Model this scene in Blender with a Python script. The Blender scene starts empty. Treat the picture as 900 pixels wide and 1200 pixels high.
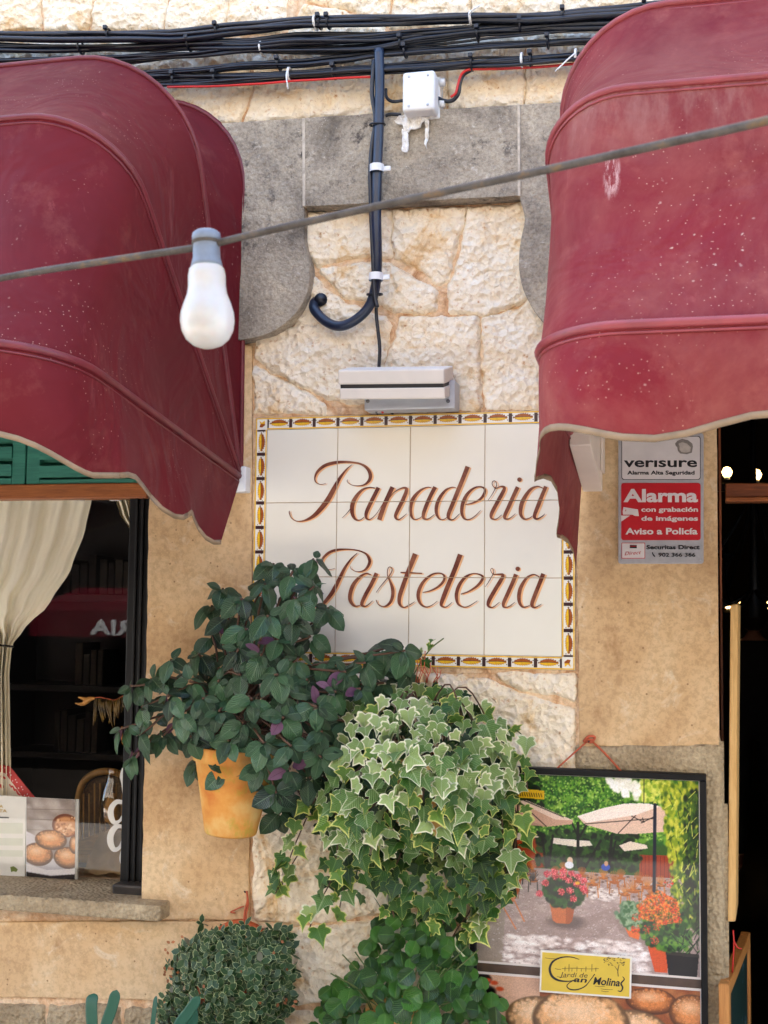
import bpy, bmesh, math, random
import numpy as np
from mathutils import Vector, Matrix, noise
random.seed(7)
sc = bpy.context.scene
R = math.radians
# ------------------------------------------------------------------ camera
PW, PH, FPX = 900.0, 1200.0, 1500.0
yaw, pit, rol = -0.23989, 0.07558, 0.01092
Z0 = 1.5
CAM = Vector((1.13503, -3.30209, 0.11631 + Z0))
Fv = Vector((math.sin(yaw)*math.cos(pit), math.cos(yaw)*math.cos(pit), math.sin(pit)))
Rv = Fv.cross(Vector((0, 0, 1))).normalized(); Uv = Rv.cross(Fv)
_c, _s = math.cos(rol), math.sin(rol)
Rv, Uv = _c*Rv + _s*Uv, -_s*Rv + _c*Uv
cd = bpy.data.cameras.new('camera'); cam = bpy.data.objects.new('camera', cd)
sc.collection.objects.link(cam); sc.camera = cam
m = Matrix((Rv, Uv, -Fv)).transposed().to_4x4(); m.translation = CAM
cam.matrix_world = m
cd.sensor_fit = 'VERTICAL'; cd.sensor_height = 36; cd.sensor_width = 27
cd.lens = FPX/PH*36; cd.clip_start = 0.05; cd.clip_end = 500
cd.dof.use_dof = True; cd.dof.focus_distance = 3.35; cd.dof.aperture_fstop = 9.0
# ------------------------------------------------------------------ light
w = bpy.data.worlds.new('World'); sc.world = w; w.use_nodes = True
nt = w.node_tree; nt.nodes.clear()
sky = nt.nodes.new('ShaderNodeTexSky'); sky.sky_type = 'NISHITA'; sky.sun_disc = False
SUN_EL, SUN_AZ = R(60), R(-28)      # the sun stands behind the facade: the wall is in open shade, lit by the sky and the sunny street
sky.sun_elevation = SUN_EL; sky.sun_rotation = SUN_AZ
sky.air_density = 1.0; sky.dust_density = 1.5; sky.ozone_density = 1.0
bg = nt.nodes.new('ShaderNodeBackground'); bg.inputs[1].default_value = 0.15
wo = nt.nodes.new('ShaderNodeOutputWorld')
nt.links.new(sky.outputs[0], bg.inputs[0]); nt.links.new(bg.outputs[0], wo.inputs[0])
sd = bpy.data.lights.new('sun', 'SUN'); sun = bpy.data.objects.new('sun', sd); sc.collection.objects.link(sun)
sd.energy = 3.6; sd.angle = R(0.6); sd.color = (1.0, 0.95, 0.88)
sdir = Vector((math.sin(SUN_AZ)*math.cos(SUN_EL), math.cos(SUN_AZ)*math.cos(SUN_EL), math.sin(SUN_EL)))
sun.rotation_euler = sdir.to_track_quat('Z', 'Y').to_euler(); sun.location = (0, -5, 8)
sc.view_settings.view_transform = 'Standard'; sc.view_settings.look = 'None'
sc.view_settings.gamma = 1; sc.view_settings.exposure = 2.74
sc.cycles.max_bounces = 6; sc.cycles.transparent_max_bounces = 12

# ------------------------------------------------------------------ helpers
C = sc.collection
def ray(px, py):
    return (Fv + Rv*((px-450)/FPX) - Uv*((py-600)/FPX)).normalized()
def U(px, py, y=0.0):
    d = ray(px, py); return CAM + d*((y-CAM.y)/d.y)
def UX(px, py=700, y=0.0): return U(px, py, y).x
def UZ(px, py, y=0.0): return U(px, py, y).z
def proj(P):
    d = Vector(P)-CAM; z = d.dot(Fv); return 450+FPX*d.dot(Rv)/z, 600-FPX*d.dot(Uv)/z
def tag(o, label=None, cat=None, group=None, kind=None):
    if label: o['label'] = label
    if cat: o['category'] = cat
    if group: o['group'] = group
    if kind: o['kind'] = kind
    return o
def thing(name, label, cat, loc=(0, 0, 0), group=None):
    o = bpy.data.objects.new(name, None); C.objects.link(o); o.location = loc
    o.empty_display_size = .05
    return tag(o, label, cat, group)
def link(name, me, mat=None, parent=None, smooth=False):
    if mat is not None:
        for mm in (mat if isinstance(mat, (list, tuple)) else [mat]): me.materials.append(mm)
    if smooth:
        me.polygons.foreach_set('use_smooth', [True]*len(me.polygons))
    o = bpy.data.objects.new(name, me); C.objects.link(o)
    if parent is not None:
        o.parent = parent
        o.location = -world_loc(parent)
    return o
def world_loc(o):
    v = o.location.copy()
    while o.parent is not None: o = o.parent; v += o.location
    return v
def from_bm(name, bm, mat=None, parent=None, smooth=False):
    me = bpy.data.meshes.new(name); bmesh.ops.recalc_face_normals(bm, faces=bm.faces[:])
    bm.to_mesh(me); bm.free(); return link(name, me, mat, parent, smooth)
def from_py(name, vs, fs, mat=None, parent=None, smooth=False):
    me = bpy.data.meshes.new(name); me.from_pydata([tuple(v) for v in vs], [], fs); me.update()
    return link(name, me, mat, parent, smooth)
def bm_box(bm, a, b, bev=0.0, mi=0):
    a, b = Vector(a), Vector(b); lo = Vector(map(min, a, b)); hi = Vector(map(max, a, b))
    r = bmesh.ops.create_cube(bm, size=1); vs = r['verts']
    for v in vs: v.co = Vector(((lo[i]+hi[i])/2 + v.co[i]*(hi[i]-lo[i]) for i in range(3)))
    fs = set(f for v in vs for f in v.link_faces)
    for f in fs: f.material_index = mi
    if bev > 0:
        es = list(set(e for v in vs for e in v.link_edges))
        bmesh.ops.bevel(bm, geom=es, offset=bev, segments=2, profile=.5, affect='EDGES')
def box(name, a, b, mat, parent=None, bev=0.003):
    bm = bmesh.new(); bm_box(bm, a, b, bev); return from_bm(name, bm, mat, parent)
def smooth_path(pts, n=6):
    P = [Vector(p) for p in pts]
    if len(P) < 3: return P
    out = []
    Q = [2*P[0]-P[1]] + P + [2*P[-1]-P[-2]]
    for i in range(1, len(Q)-2):
        a, b, c, d = Q[i-1:i+3]
        for k in range(n):
            t = k/n
            out.append(.5*((2*b)+(c-a)*t+(2*a-5*b+4*c-d)*t*t+(3*b-a-3*c+d)*t**3))
    out.append(P[-1]); return out
def tube_geo(pts, rad, seg=8, cap=True, vs=None, fs=None):
    vs = [] if vs is None else vs; fs = [] if fs is None else fs
    P = [Vector(p) for p in pts]; n = len(P)
    rads = rad if isinstance(rad, (list, tuple)) else [rad]*n
    t0 = (P[1]-P[0]).normalized()
    nrm = t0.cross(Vector((0, 0, 1)))
    if nrm.length < .1: nrm = t0.cross(Vector((0, 1, 0)))
    nrm.normalize(); base = len(vs)
    for i in range(n):
        t = (P[min(i+1, n-1)]-P[max(i-1, 0)])
        if t.length < 1e-9: t = t0.copy()
        t.normalize()
        nrm = (nrm - t*nrm.dot(t))
        if nrm.length < 1e-6: nrm = t.orthogonal()
        nrm.normalize(); bi = t.cross(nrm)
        for k in range(seg):
            a = 2*math.pi*k/seg
            vs.append(P[i]+(nrm*math.cos(a)+bi*math.sin(a))*rads[i])
    for i in range(n-1):
        for k in range(seg):
            a = base+i*seg+k; b = base+i*seg+(k+1) % seg
            fs.append((a, b, b+seg, a+seg))
    if cap:
        fs.append(tuple(base+k for k in range(seg))[::-1]); fs.append(tuple(base+(n-1)*seg+k for k in range(seg)))
    return vs, fs
def tube(name, pts, rad, mat, parent=None, seg=8, sm=0):
    if sm: pts = smooth_path(pts, sm)
    vs, fs = tube_geo(pts, rad, seg); return from_py(name, vs, fs, mat, parent, True)
def lathe(name, prof, mat, parent=None, seg=24, loc=(0, 0, 0), smooth=True, axis=None, cap=True):
    # prof: list of (r,z)
    vs, fs = [], []; L = Vector(loc)
    M = axis.to_matrix() if axis is not None else Matrix.Identity(3)
    for r, z in prof:
        for k in range(seg):
            a = 2*math.pi*k/seg; vs.append(L + M @ Vector((r*math.cos(a), r*math.sin(a), z)))
    for i in range(len(prof)-1):
        for k in range(seg):
            a = i*seg+k; b = i*seg+(k+1) % seg; fs.append((a, b, b+seg, a+seg))
    if cap:
        fs.append(tuple(range(seg))[::-1]); fs.append(tuple((len(prof)-1)*seg+k for k in range(seg)))
    return from_py(name, vs, fs, mat, parent, smooth)
def prism(name, poly_xz, y_front, y_back, mat, parent=None, bev=0.003, bm=None):
    own = bm is None
    if own: bm = bmesh.new()
    vf = [bm.verts.new((p[0], y_front, p[1])) for p in poly_xz]
    f = bm.faces.new(vf)
    r = bmesh.ops.extrude_face_region(bm, geom=[f])
    for v in [g for g in r['geom'] if isinstance(g, bmesh.types.BMVert)]: v.co.y = y_back
    if bev:
        fe = list(f.edges)
        if f.is_valid: bmesh.ops.bevel(bm, geom=fe, offset=bev, segments=2, profile=.5, affect='EDGES')
    if own: return from_bm(name, bm, mat, parent)
def ppoly(pts, y=0.0):
    o = []
    for p in pts: q = U(p[0], p[1], y); o.append((q.x, q.z))
    return o

# ------------------------------------------------------------------ materials
def lin(c):
    c = c/255.0; return c/12.92 if c <= .04045 else ((c+.055)/1.055)**2.4
def rgb(r, g, b): return (lin(r), lin(g), lin(b), 1)
class MT:
    def __init__(s, name, rough=.6, spec=.5):
        s.m = bpy.data.materials.new(name); s.m.use_nodes = True; s.t = s.m.node_tree
        s.b = s.t.nodes['Principled BSDF']; s.b.inputs['Roughness'].default_value = rough
        s.b.inputs['Specular IOR Level'].default_value = spec
        s.co = s.t.nodes.new('ShaderNodeTexCoord').outputs['Object']
    def n(s, k, **kw):
        x = s.t.nodes.new(k)
        for a, v in kw.items(): setattr(x, a, v)
        return x
    def l(s, a, b): s.t.links.new(a, b)
    def noise(s, scale, detail=4, rough=.55, co=None, dist=0):
        x = s.n('ShaderNodeTexNoise'); x.inputs['Scale'].default_value = scale; x.inputs['Detail'].default_value = detail
        x.inputs['Roughness'].default_value = rough; x.inputs['Distortion'].default_value = dist
        s.l(co or s.co, x.inputs['Vector']); return x.outputs['Fac']
    def voro(s, scale, co=None, feat='F1'):
        x = s.n('ShaderNodeTexVoronoi', feature=feat); x.inputs['Scale'].default_value = scale
        s.l(co or s.co, x.inputs['Vector']); return x.outputs['Distance']
    def ramp(s, fac, stops, interp='LINEAR'):
        x = s.n('ShaderNodeValToRGB'); cr = x.color_ramp; cr.interpolation = interp
        while len(cr.elements) < len(stops): cr.elements.new(.5)
        for e, (p, c) in zip(cr.elements, stops):
            e.position = p; e.color = c if len(c) == 4 else (*c, 1)
        s.l(fac, x.inputs[0]); return x.outputs[0]
    def step(s, fac, a, b):
        x = s.n('ShaderNodeMapRange'); x.inputs[1].default_value = a; x.inputs[2].default_value = b
        s.l(fac, x.inputs[0]); return x.outputs[0]
    def mix(s, fac, a, b, mode='MIX'):
        x = s.n('ShaderNodeMix', data_type='RGBA', blend_type=mode)
        for i, v in ((0, fac), (6, a), (7, b)):
            if isinstance(v, (tuple, list, float, int)): x.inputs[i].default_value = v
            else: s.l(v, x.inputs[i])
        return x.outputs[2]
    def math(s, op, a, b=0.0):
        x = s.n('ShaderNodeMath', operation=op)
        for i, v in ((0, a), (1, b)):
            if isinstance(v, (float, int)): x.inputs[i].default_value = v
            else: s.l(v, x.inputs[i])
        return x.outputs[0]
    def math_vec(s, co, sc_):
        x = s.n('ShaderNodeTexNoise'); x.inputs['Scale'].default_value = sc_; s.l(co, x.inputs['Vector'])
        y = s.n('ShaderNodeMixRGB'); y.inputs[0].default_value = .012; s.l(co, y.inputs[1]); s.l(x.outputs['Color'], y.inputs[2]); return y.outputs[0]
    def scaled(s, sx, sy, sz, co=None):
        x = s.n('ShaderNodeMapping'); x.inputs['Scale'].default_value = (sx, sy, sz)
        s.l(co or s.co, x.inputs[0]); return x.outputs[0]
    def col(s, v):
        if isinstance(v, tuple): s.b.inputs['Base Color'].default_value = v
        else: s.l(v, s.b.inputs['Base Color'])
        return s
    def bump(s, h, strength=.5, dist=.005, prev=None):
        x = s.n('ShaderNodeBump'); x.inputs['Strength'].default_value = strength; x.inputs['Distance'].default_value = dist
        s.l(h, x.inputs['Height'])
        if prev is not None: s.l(prev, x.inputs['Normal'])
        s.l(x.outputs[0], s.b.inputs['Normal']); return x.outputs[0]
MATS = {}
def flat(name, c, rough=.5, var=.12, scale=30, metal=0, spec=.5, bump=0):
    if name in MATS: return MATS[name]
    m = MT(name, rough, spec); n = m.noise(scale, 5)
    d = tuple(x*(1-var) for x in c[:3])+(1,); e = tuple(min(1, x*(1+var)) for x in c[:3])+(1,)
    m.col(m.ramp(n, [(.3, d), (.7, e)])); m.b.inputs['Metallic'].default_value = metal
    if bump: m.bump(n, bump, .002)
    MATS[name] = m.m; return m.m

def mat_rubble():
    m = MT('rubble_limestone', .92, .15)
    a = m.noise(8, 8, .68, dist=.8); b = m.noise(34, 7, .75, dist=.4); c = m.noise(2.2, 3)
    wv = m.math_vec(m.co, 25); ch = m.voro(58, wv); fine = m.noise(95, 5, .85, dist=.5)
    base = m.ramp(a, [(.26, rgb(206, 154, 100)), (.37, rgb(232, 200, 154)), (.46, rgb(244, 226, 196)), (.72, rgb(248, 238, 218))])
    h = m.math('ADD', m.math('ADD', m.math('MULTIPLY', ch, .55), m.math('MULTIPLY', b, 1.1)), m.math('MULTIPLY', fine, .45))
    k = m.mix(m.math('MULTIPLY', m.step(h, .88, .70), .8), base, rgb(206, 154, 100))
    k = m.mix(m.math('MULTIPLY', m.step(fine, .44, .34), .5), k, rgb(170, 120, 74))
    k = m.mix(m.math('MULTIPLY', m.step(h, .74, .60), .8), k, rgb(120, 84, 52))
    k = m.mix(m.math('MULTIPLY', m.step(c, .56, .78), .35), k, rgb(222, 204, 174))
    m.col(k); m.bump(m.math('ADD', m.math('MULTIPLY', m.voro(52, wv), 1.0), m.math('MULTIPLY', m.noise(38, 2.5, .6, dist=.6), 1.2)), .9, .0095); return m.m
def mat_mortar():
    m = MT('orange_mortar', .95, .1)
    a = m.noise(14, 8, .7, dist=1.2); b = m.noise(70, 5, .7)
    k = m.ramp(a, [(.3, rgb(176, 128, 88)), (.44, rgb(222, 184, 146)), (.58, rgb(238, 214, 182))])
    m.col(m.mix(.35, k, m.ramp(b, [(.35, rgb(150, 110, 76)), (.6, rgb(255, 246, 232))]), 'MULTIPLY'))
    m.bump(m.math('ADD', m.noise(16, 2, dist=1.2), m.math('MULTIPLY', m.noise(60, 2), .5)), 1.0, .012); return m.m
def mat_plaster():
    m = MT('tan_plaster', .88, .25)
    a = m.noise(2.6, 8, .62, dist=.5); b = m.noise(55, 6, .7); c = m.noise(11, 6, .7, dist=.8)
    k = m.ramp(a, [(.3, rgb(186, 148, 104)), (.5, rgb(212, 178, 134)), (.7, rgb(226, 200, 160))])
    k = m.mix(m.step(c, .56, .68), k, rgb(222, 200, 166))
    k = m.mix(m.step(m.noise(6, 7, .7, co=m.scaled(1, 1, .6)), .6, .75), k, rgb(168, 128, 86))
    k = m.mix(.24, k, m.ramp(m.noise(60, 3, .8), [(.38, rgb(140, 108, 76)), (.56, (1, 1, 1, 1))]), 'MULTIPLY')
    k = m.mix(m.math('MULTIPLY', m.step(m.noise(1.4, 6, .6, co=m.scaled(1.5, 1, .5)), .55, .72), .3), k, rgb(166, 136, 102))
    k = m.mix(m.step(m.voro(26), .09, .04), k, rgb(150, 118, 84))
    m.col(k); m.bump(m.math('ADD', m.math('MULTIPLY', m.noise(9, 4), .8), m.math('MULTIPLY', m.noise(55, 2), .35)), .8, .008); return m.m
def mat_grey_stone():
    m = MT('weathered_grey_stone', .92, .2)
    a = m.noise(5, 8, .65, dist=.4); b = m.noise(90, 5, .8); c = m.noise(24, 6, .8)
    k = m.ramp(a, [(.32, rgb(118, 109, 97)), (.44, rgb(162, 151, 134)), (.58, rgb(184, 172, 152)), (.7, rgb(212, 198, 172))])
    k = m.mix(m.math('MULTIPLY', m.step(c, .54, .66), m.step(m.noise(3, 3), .4, .6)), k, rgb(84, 78, 74))
    k = m.mix(m.step(m.noise(15, 5, .7), .62, .7), k, rgb(198, 188, 172))
    k = m.mix(.5, k, m.ramp(b, [(.34, rgb(120, 110, 102)), (.58, (1, 1, 1, 1))]), 'MULTIPLY')
    k = m.mix(m.math('MULTIPLY', m.step(m.noise(75, 3, .9), .62, .7), .7), k, rgb(206, 196, 182))
    m.col(k); m.bump(m.math('ADD', m.noise(30, 2), m.noise(75, 2, .7)), .9, .006); return m.m
def mat_dressed():
    m = MT('dressed_sandstone', .92, .2)
    a = m.noise(6, 6, .6); b = m.voro(110); c = m.noise(60, 5, .8)
    k = m.ramp(a, [(.3, rgb(160, 140, 110)), (.7, rgb(200, 182, 150))])
    k = m.mix(.45, k, m.ramp(c, [(.32, rgb(110, 90, 70)), (.6, (1, 1, 1, 1))]), 'MULTIPLY')
    k = m.mix(m.step(m.voro(9), .06, .03), k, rgb(60, 48, 38))
    m.col(k); m.bump(m.math('ADD', m.voro(95), m.noise(50, 2)), 1.0, .006); return m.m
def mat_fabric(name='maroon_awning_canvas', f=1.0, g=0.0):
    F = lambda r_, g_, b_: rgb(min(255, r_*f+g*.6), min(255, g_*f+g), min(255, b_*f+g))
    m = MT(name, .7, .22)
    a = m.noise(2.2, 6, .6, dist=.7); b = m.noise(9, 7, .7)
    k = m.ramp(a, [(.3, F(85, 12, 19)), (.6, F(97, 16, 24)), (.8, F(108, 24, 31))])
    k = m.mix(m.step(b, .55, .85), k, F(120, 58, 52))
    # bird lime and dust specks
    v = m.voro(38, m.math_vec(m.co, 60)); msk = m.step(v, .12, .05); pat = m.step(m.noise(3.1, 2), .56, .66)
    k = m.mix(m.math('MULTIPLY', m.math('MULTIPLY', msk, pat), .6 if f > 1 else .25), k, rgb(222, 200, 182))
    v2 = m.voro(90); k = m.mix(m.math('MULTIPLY', m.math('MULTIPLY', m.step(v2, .15, .08), m.step(m.noise(4, 2), .5, .6)), .5), k, rgb(214, 180, 160))
    # vertical run marks
    if f > 1:
        k = m.mix(m.math('MULTIPLY', m.step(m.noise(3.5, 8, .7, dist=.6), .38, .72), .5), k, rgb(160, 98, 86))
        sx = m.n('ShaderNodeSeparateXYZ'); m.l(m.co, sx.inputs[0]); zr = U(683, 545, -.035).z+.60
        band = m.math('MULTIPLY', m.step(sx.outputs[2], zr-.16, zr-.01), m.step(sx.outputs[2], zr+.012, zr+.004))
        k = m.mix(m.math('MULTIPLY', m.math('MULTIPLY', band, m.step(m.noise(11, 6, .7, co=m.scaled(1, 1, .25)), .45, .75)), .45), k, rgb(190, 160, 146))
        dp = U(722, 232, -.85)
        ex = m.math('POWER', m.math('ABSOLUTE', m.math('MULTIPLY', m.math('SUBTRACT', sx.outputs[0], dp.x), 62)), 2); ez = m.math('POWER', m.math('ABSOLUTE', m.math('MULTIPLY', m.math('SUBTRACT', sx.outputs[2], dp.z), 21)), 2)
        dm = m.math('MULTIPLY', m.step(m.math('ADD', ex, ez), 1.3, .2), m.step(m.noise(60, 6, .8, co=m.scaled(1.8, 1, .3)), .47, .60)); k = m.mix(m.math('MULTIPLY', dm, .6), k, rgb(226, 196, 190))
    st = m.noise(16, 6, .75, co=m.scaled(1, 1, .18)); k = m.mix(m.math('MULTIPLY', m.step(st, .6, .8), .5), k, rgb(168, 96, 92))
    m.col(k)
    wv = m.n('ShaderNodeTexWave'); wv.inputs['Scale'].default_value = 260; m.l(m.co, wv.inputs[0])
    p = m.bump(m.noise(3.2, 3, .55, dist=1.4), .6, .035); m.bump(m.noise(600, 2), .12, .001, p)
    m.b.inputs['Sheen Weight'].default_value = .04; m.b.inputs['Sheen Roughness'].default_value = .4
    m.b.inputs['Sheen Tint'].default_value = (1, .75, .75, 1); return m.m
def mat_wood(name, c1, c2, rough=.45, axis='z', sc_=10):
    m = MT(name, rough, .5); s_ = {'z': (14, 14, 1), 'x': (1, 14, 14), 'y': (14, 1, 14)}[axis]
    a = m.noise(sc_, 6, .65, co=m.scaled(*s_), dist=1.0)
    m.col(m.ramp(a, [(.3, c1), (.7, c2)])); m.bump(a, .3, .002); return m.m
def uv_of(m):
    x = m.n('ShaderNodeUVMap'); sp = m.n('ShaderNodeSeparateXYZ'); m.l(x.outputs[0], sp.inputs[0]); return sp.outputs[0], sp.outputs[1], x.outputs[0]
def mat_leaf(name, top1, top2, vein, under, rough=.42, veins=True, edge=None, sub=.12):
    m = MT(name, rough, .5)
    u, v, uv = uv_of(m)
    oi = m.n('ShaderNodeObjectInfo'); rnd = oi.outputs['Random']
    n = m.noise(45, 4)
    k = m.ramp(m.math('ADD', m.math('MULTIPLY', n, .45), m.math('MULTIPLY', rnd, .65)), [(.25, top1), (.8, top2)])
    au = m.math('ABSOLUTE', m.math('SUBTRACT', u, .5))
    h = None
    if veins:
        ph = m.math('SUBTRACT', m.math('MULTIPLY', v, 9.0), m.math('MULTIPLY', au, 9.0))
        tri = m.math('ABSOLUTE', m.math('SUBTRACT', m.math('FRACT', ph), .5))
        lat = m.step(tri, .12, .0); mid = m.step(au, .035, .0)
        vm = m.math('MAXIMUM', m.math('MULTIPLY', lat, .55), mid)
        k = m.mix(vm, k, vein); h = m.math('MULTIPLY', tri, 1.0)
        m.bump(h, .6, .004)
    if edge is not None:
        at = m.n('ShaderNodeAttribute', attribute_name='edge')
        e = m.math('ADD', m.math('ADD', at.outputs['Fac'], m.math('MULTIPLY', m.math('SUBTRACT', rnd, .5), .45)), m.math('MULTIPLY', m.math('SUBTRACT', m.noise(60, 3), .5), .7))
        k = m.mix(m.step(e, .66, .84), k, edge)
    g = m.n('ShaderNodeNewGeometry')
    k = m.mix(g.outputs['Backfacing'], k, under)
    m.col(k)
    # a little light passes through the blade
    tr = m.n('ShaderNodeBsdfTranslucent'); m.l(k, tr.inputs[0])
    ms = m.n('ShaderNodeMixShader'); ms.inputs[0].default_value = sub
    out = m.t.nodes['Material Output']
    m.l(m.b.outputs[0], ms.inputs[1]); m.l(tr.outputs[0], ms.inputs[2]); m.l(ms.outputs[0], out.inputs[0])
    return m.m
def mat_glass(name, tint=(1, 1, 1, 1), ior=1.5, rough=0.0, gain=1.0):
    m = MT(name); t = m.t; t.nodes.remove(m.b)
    tr = m.n('ShaderNodeBsdfTransparent'); tr.inputs[0].default_value = tint
    gl = m.n('ShaderNodeBsdfGlossy'); gl.inputs['Roughness'].default_value = rough
    fr = m.n('ShaderNodeFresnel'); fr.inputs[0].default_value = ior
    ms = m.n('ShaderNodeMixShader'); g = m.n('ShaderNodeNewGeometry'); m.l(m.math('MULTIPLY', m.math('MULTIPLY', fr.outputs[0], gain), m.math('SUBTRACT', 1.0, g.outputs['Backfacing'])), ms.inputs[0])
    m.l(tr.outputs[0], ms.inputs[1]); m.l(gl.outputs[0], ms.inputs[2]); m.l(ms.outputs[0], t.nodes['Material Output'].inputs[0])
    return m.m
def mat_print(name, rough=.35):
    m = MT(name, rough, .4); at = m.n('ShaderNodeAttribute', attribute_name='ink'); m.col(at.outputs['Color']); return m.m
def mat_emit(name, c, s):
    m = MT(name); m.b.inputs['Base Color'].default_value = c
    m.b.inputs['Emission Color'].default_value = c; m.b.inputs['Emission Strength'].default_value = s; return m.m

M_rub = mat_rubble(); M_mor = mat_mortar(); M_pla = mat_plaster(); M_gry = mat_grey_stone(); M_drs = mat_dressed()
M_fab = mat_fabric(); M_fab2 = mat_fabric('faded_red_awning_canvas', 1.16, 8.0); M_pipe = flat('maroon_piping', rgb(104, 30, 38), .45, .2, 14)
M_trim = flat('soiled_beige_trim', rgb(140, 118, 92), .8, .25, 18)
M_blk = flat('black_cable_sheath', rgb(20, 25, 36), .34, .35, 25)
M_blu = flat('blue_black_conduit', rgb(30, 42, 62), .3, .3, 18)
M_red = flat('red_wire', rgb(200, 40, 34), .4)
M_wht = flat('white_plastic', rgb(222, 222, 220), .45, .06, 20)
M_zip = flat('white_cable_tie', rgb(226, 226, 224), .4, .05)
M_crm = flat('cream_lamp_enamel', rgb(224, 216, 204), .5, .07, 9)
M_lgr = flat('pale_grey_metal', rgb(186, 190, 196), .42, .06, 12, metal=.3)
M_blackframe = flat('black_painted_wood', rgb(14, 13, 13), .5, .4, 20, bump=.4, spec=.25)
M_terr = MT('terracotta', .8, .2)
_a = M_terr.noise(7, 6, .6); _k = M_terr.ramp(_a, [(.32, rgb(196, 112, 50)), (.48, rgb(214, 150, 74)), (.66, rgb(224, 190, 122))])
_k = M_terr.mix(M_terr.math('MULTIPLY', M_terr.step(M_terr.noise(16, 6, .75, co=M_terr.scaled(1, 1, .6)), .52, .68), .8), _k, rgb(168, 160, 62)); M_terr.col(_k); M_terr.bump(_a, .3, .003); M_terr = M_terr.m
M_orange = flat('orange_terracotta', rgb(186, 84, 40), .7, .15, 12)
M_wood = mat_wood('varnished_red_wood', rgb(92, 44, 20), rgb(150, 84, 42))
M_woodx = mat_wood('varnished_wood_rail', rgb(126, 66, 28), rgb(176, 104, 50), axis='x')
M_pale = mat_wood('pale_pine', rgb(196, 152, 88), rgb(224, 184, 120), .6)
M_green = mat_wood('green_painted_wood', rgb(36, 104, 88), rgb(58, 136, 112), .55, 'x', 7)
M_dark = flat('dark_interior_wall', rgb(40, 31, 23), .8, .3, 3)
M_cream = flat('white_painted_wood', rgb(226, 212, 196), .6, .06, 8)
M_twine = flat('orange_twine', rgb(190, 92, 60), .8, .2)
M_stem = flat('brown_stem', rgb(84, 58, 40), .7, .25)
M_gstem = flat('green_stem', rgb(92, 104, 52), .6, .2)
M_pane = mat_glass('window_glass', ior=1.45, gain=1.0)

# ------------------------------------------------------------------ ground, street
def sheet(name, x0, x1, y0, y1, z, mat):
    return from_py(name, [(x0, y0, z), (x1, y0, z), (x1, y1, z), (x0, y1, z)], [(0, 1, 2, 3)], mat)
mg = MT('street_stone', .85, .3); _v = mg.voro(3.2); mg.col(mg.mix(mg.step(mg.noise(9, 6), .4, .7), rgb(192, 186, 176), rgb(168, 162, 152)))
mg.bump(_v, .4, .01)
tag(sheet('ground', -200, 200, -200, 200, -.004, mg.m), kind='structure')
tag(sheet('reflection_dimmer', -60, 60, -8.19, -5.4, 0.0, flat('dimmer_black', rgb(46, 42, 38), .95, .2, 3, spec=.05)), kind='structure')  # unseen dark sheet, added to dim the street's reflection in the window
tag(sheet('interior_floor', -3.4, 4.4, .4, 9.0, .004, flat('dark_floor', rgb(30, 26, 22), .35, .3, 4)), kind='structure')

# ------------------------------------------------------------------ facade
X_WIN1 = UX(176, 800)             # right edge of the window opening
X_DOOR0 = UX(842.5, 800); X_DOOR1 = X_DOOR0+1.25
Z_SILL = UZ(90, 1052); Z_WTOP = UZ(60, 430); Z_DTOP = UZ(850, 440)
X_WIN0 = -2.6
fac = thing('stone_facade', 'rubble stone and tan plaster shop front holding the tile sign between window and door', 'building', (0, 0, 0))
xs = [-5, X_WIN0, X_WIN1, X_DOOR0, X_DOOR1, 6]; zs = [-.3, 0, Z_SILL, Z_WTOP, Z_DTOP, 6.5]
zs = sorted(zs)
bm = bmesh.new()
for i in range(5):
    for j in range(len(zs)-1):
        xc = (xs[i]+xs[i+1])/2; zc = (zs[j]+zs[j+1])/2
        if X_WIN0 < xc < X_WIN1 and Z_SILL < zc < Z_WTOP: continue
        if X_DOOR0 < xc < X_DOOR1 and 0 < zc < Z_DTOP: continue
        bm_box(bm, (xs[i], 0, zs[j]), (xs[i+1], .38, zs[j+1]))
from_bm('wall', bm, M_mor, fac)

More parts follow.
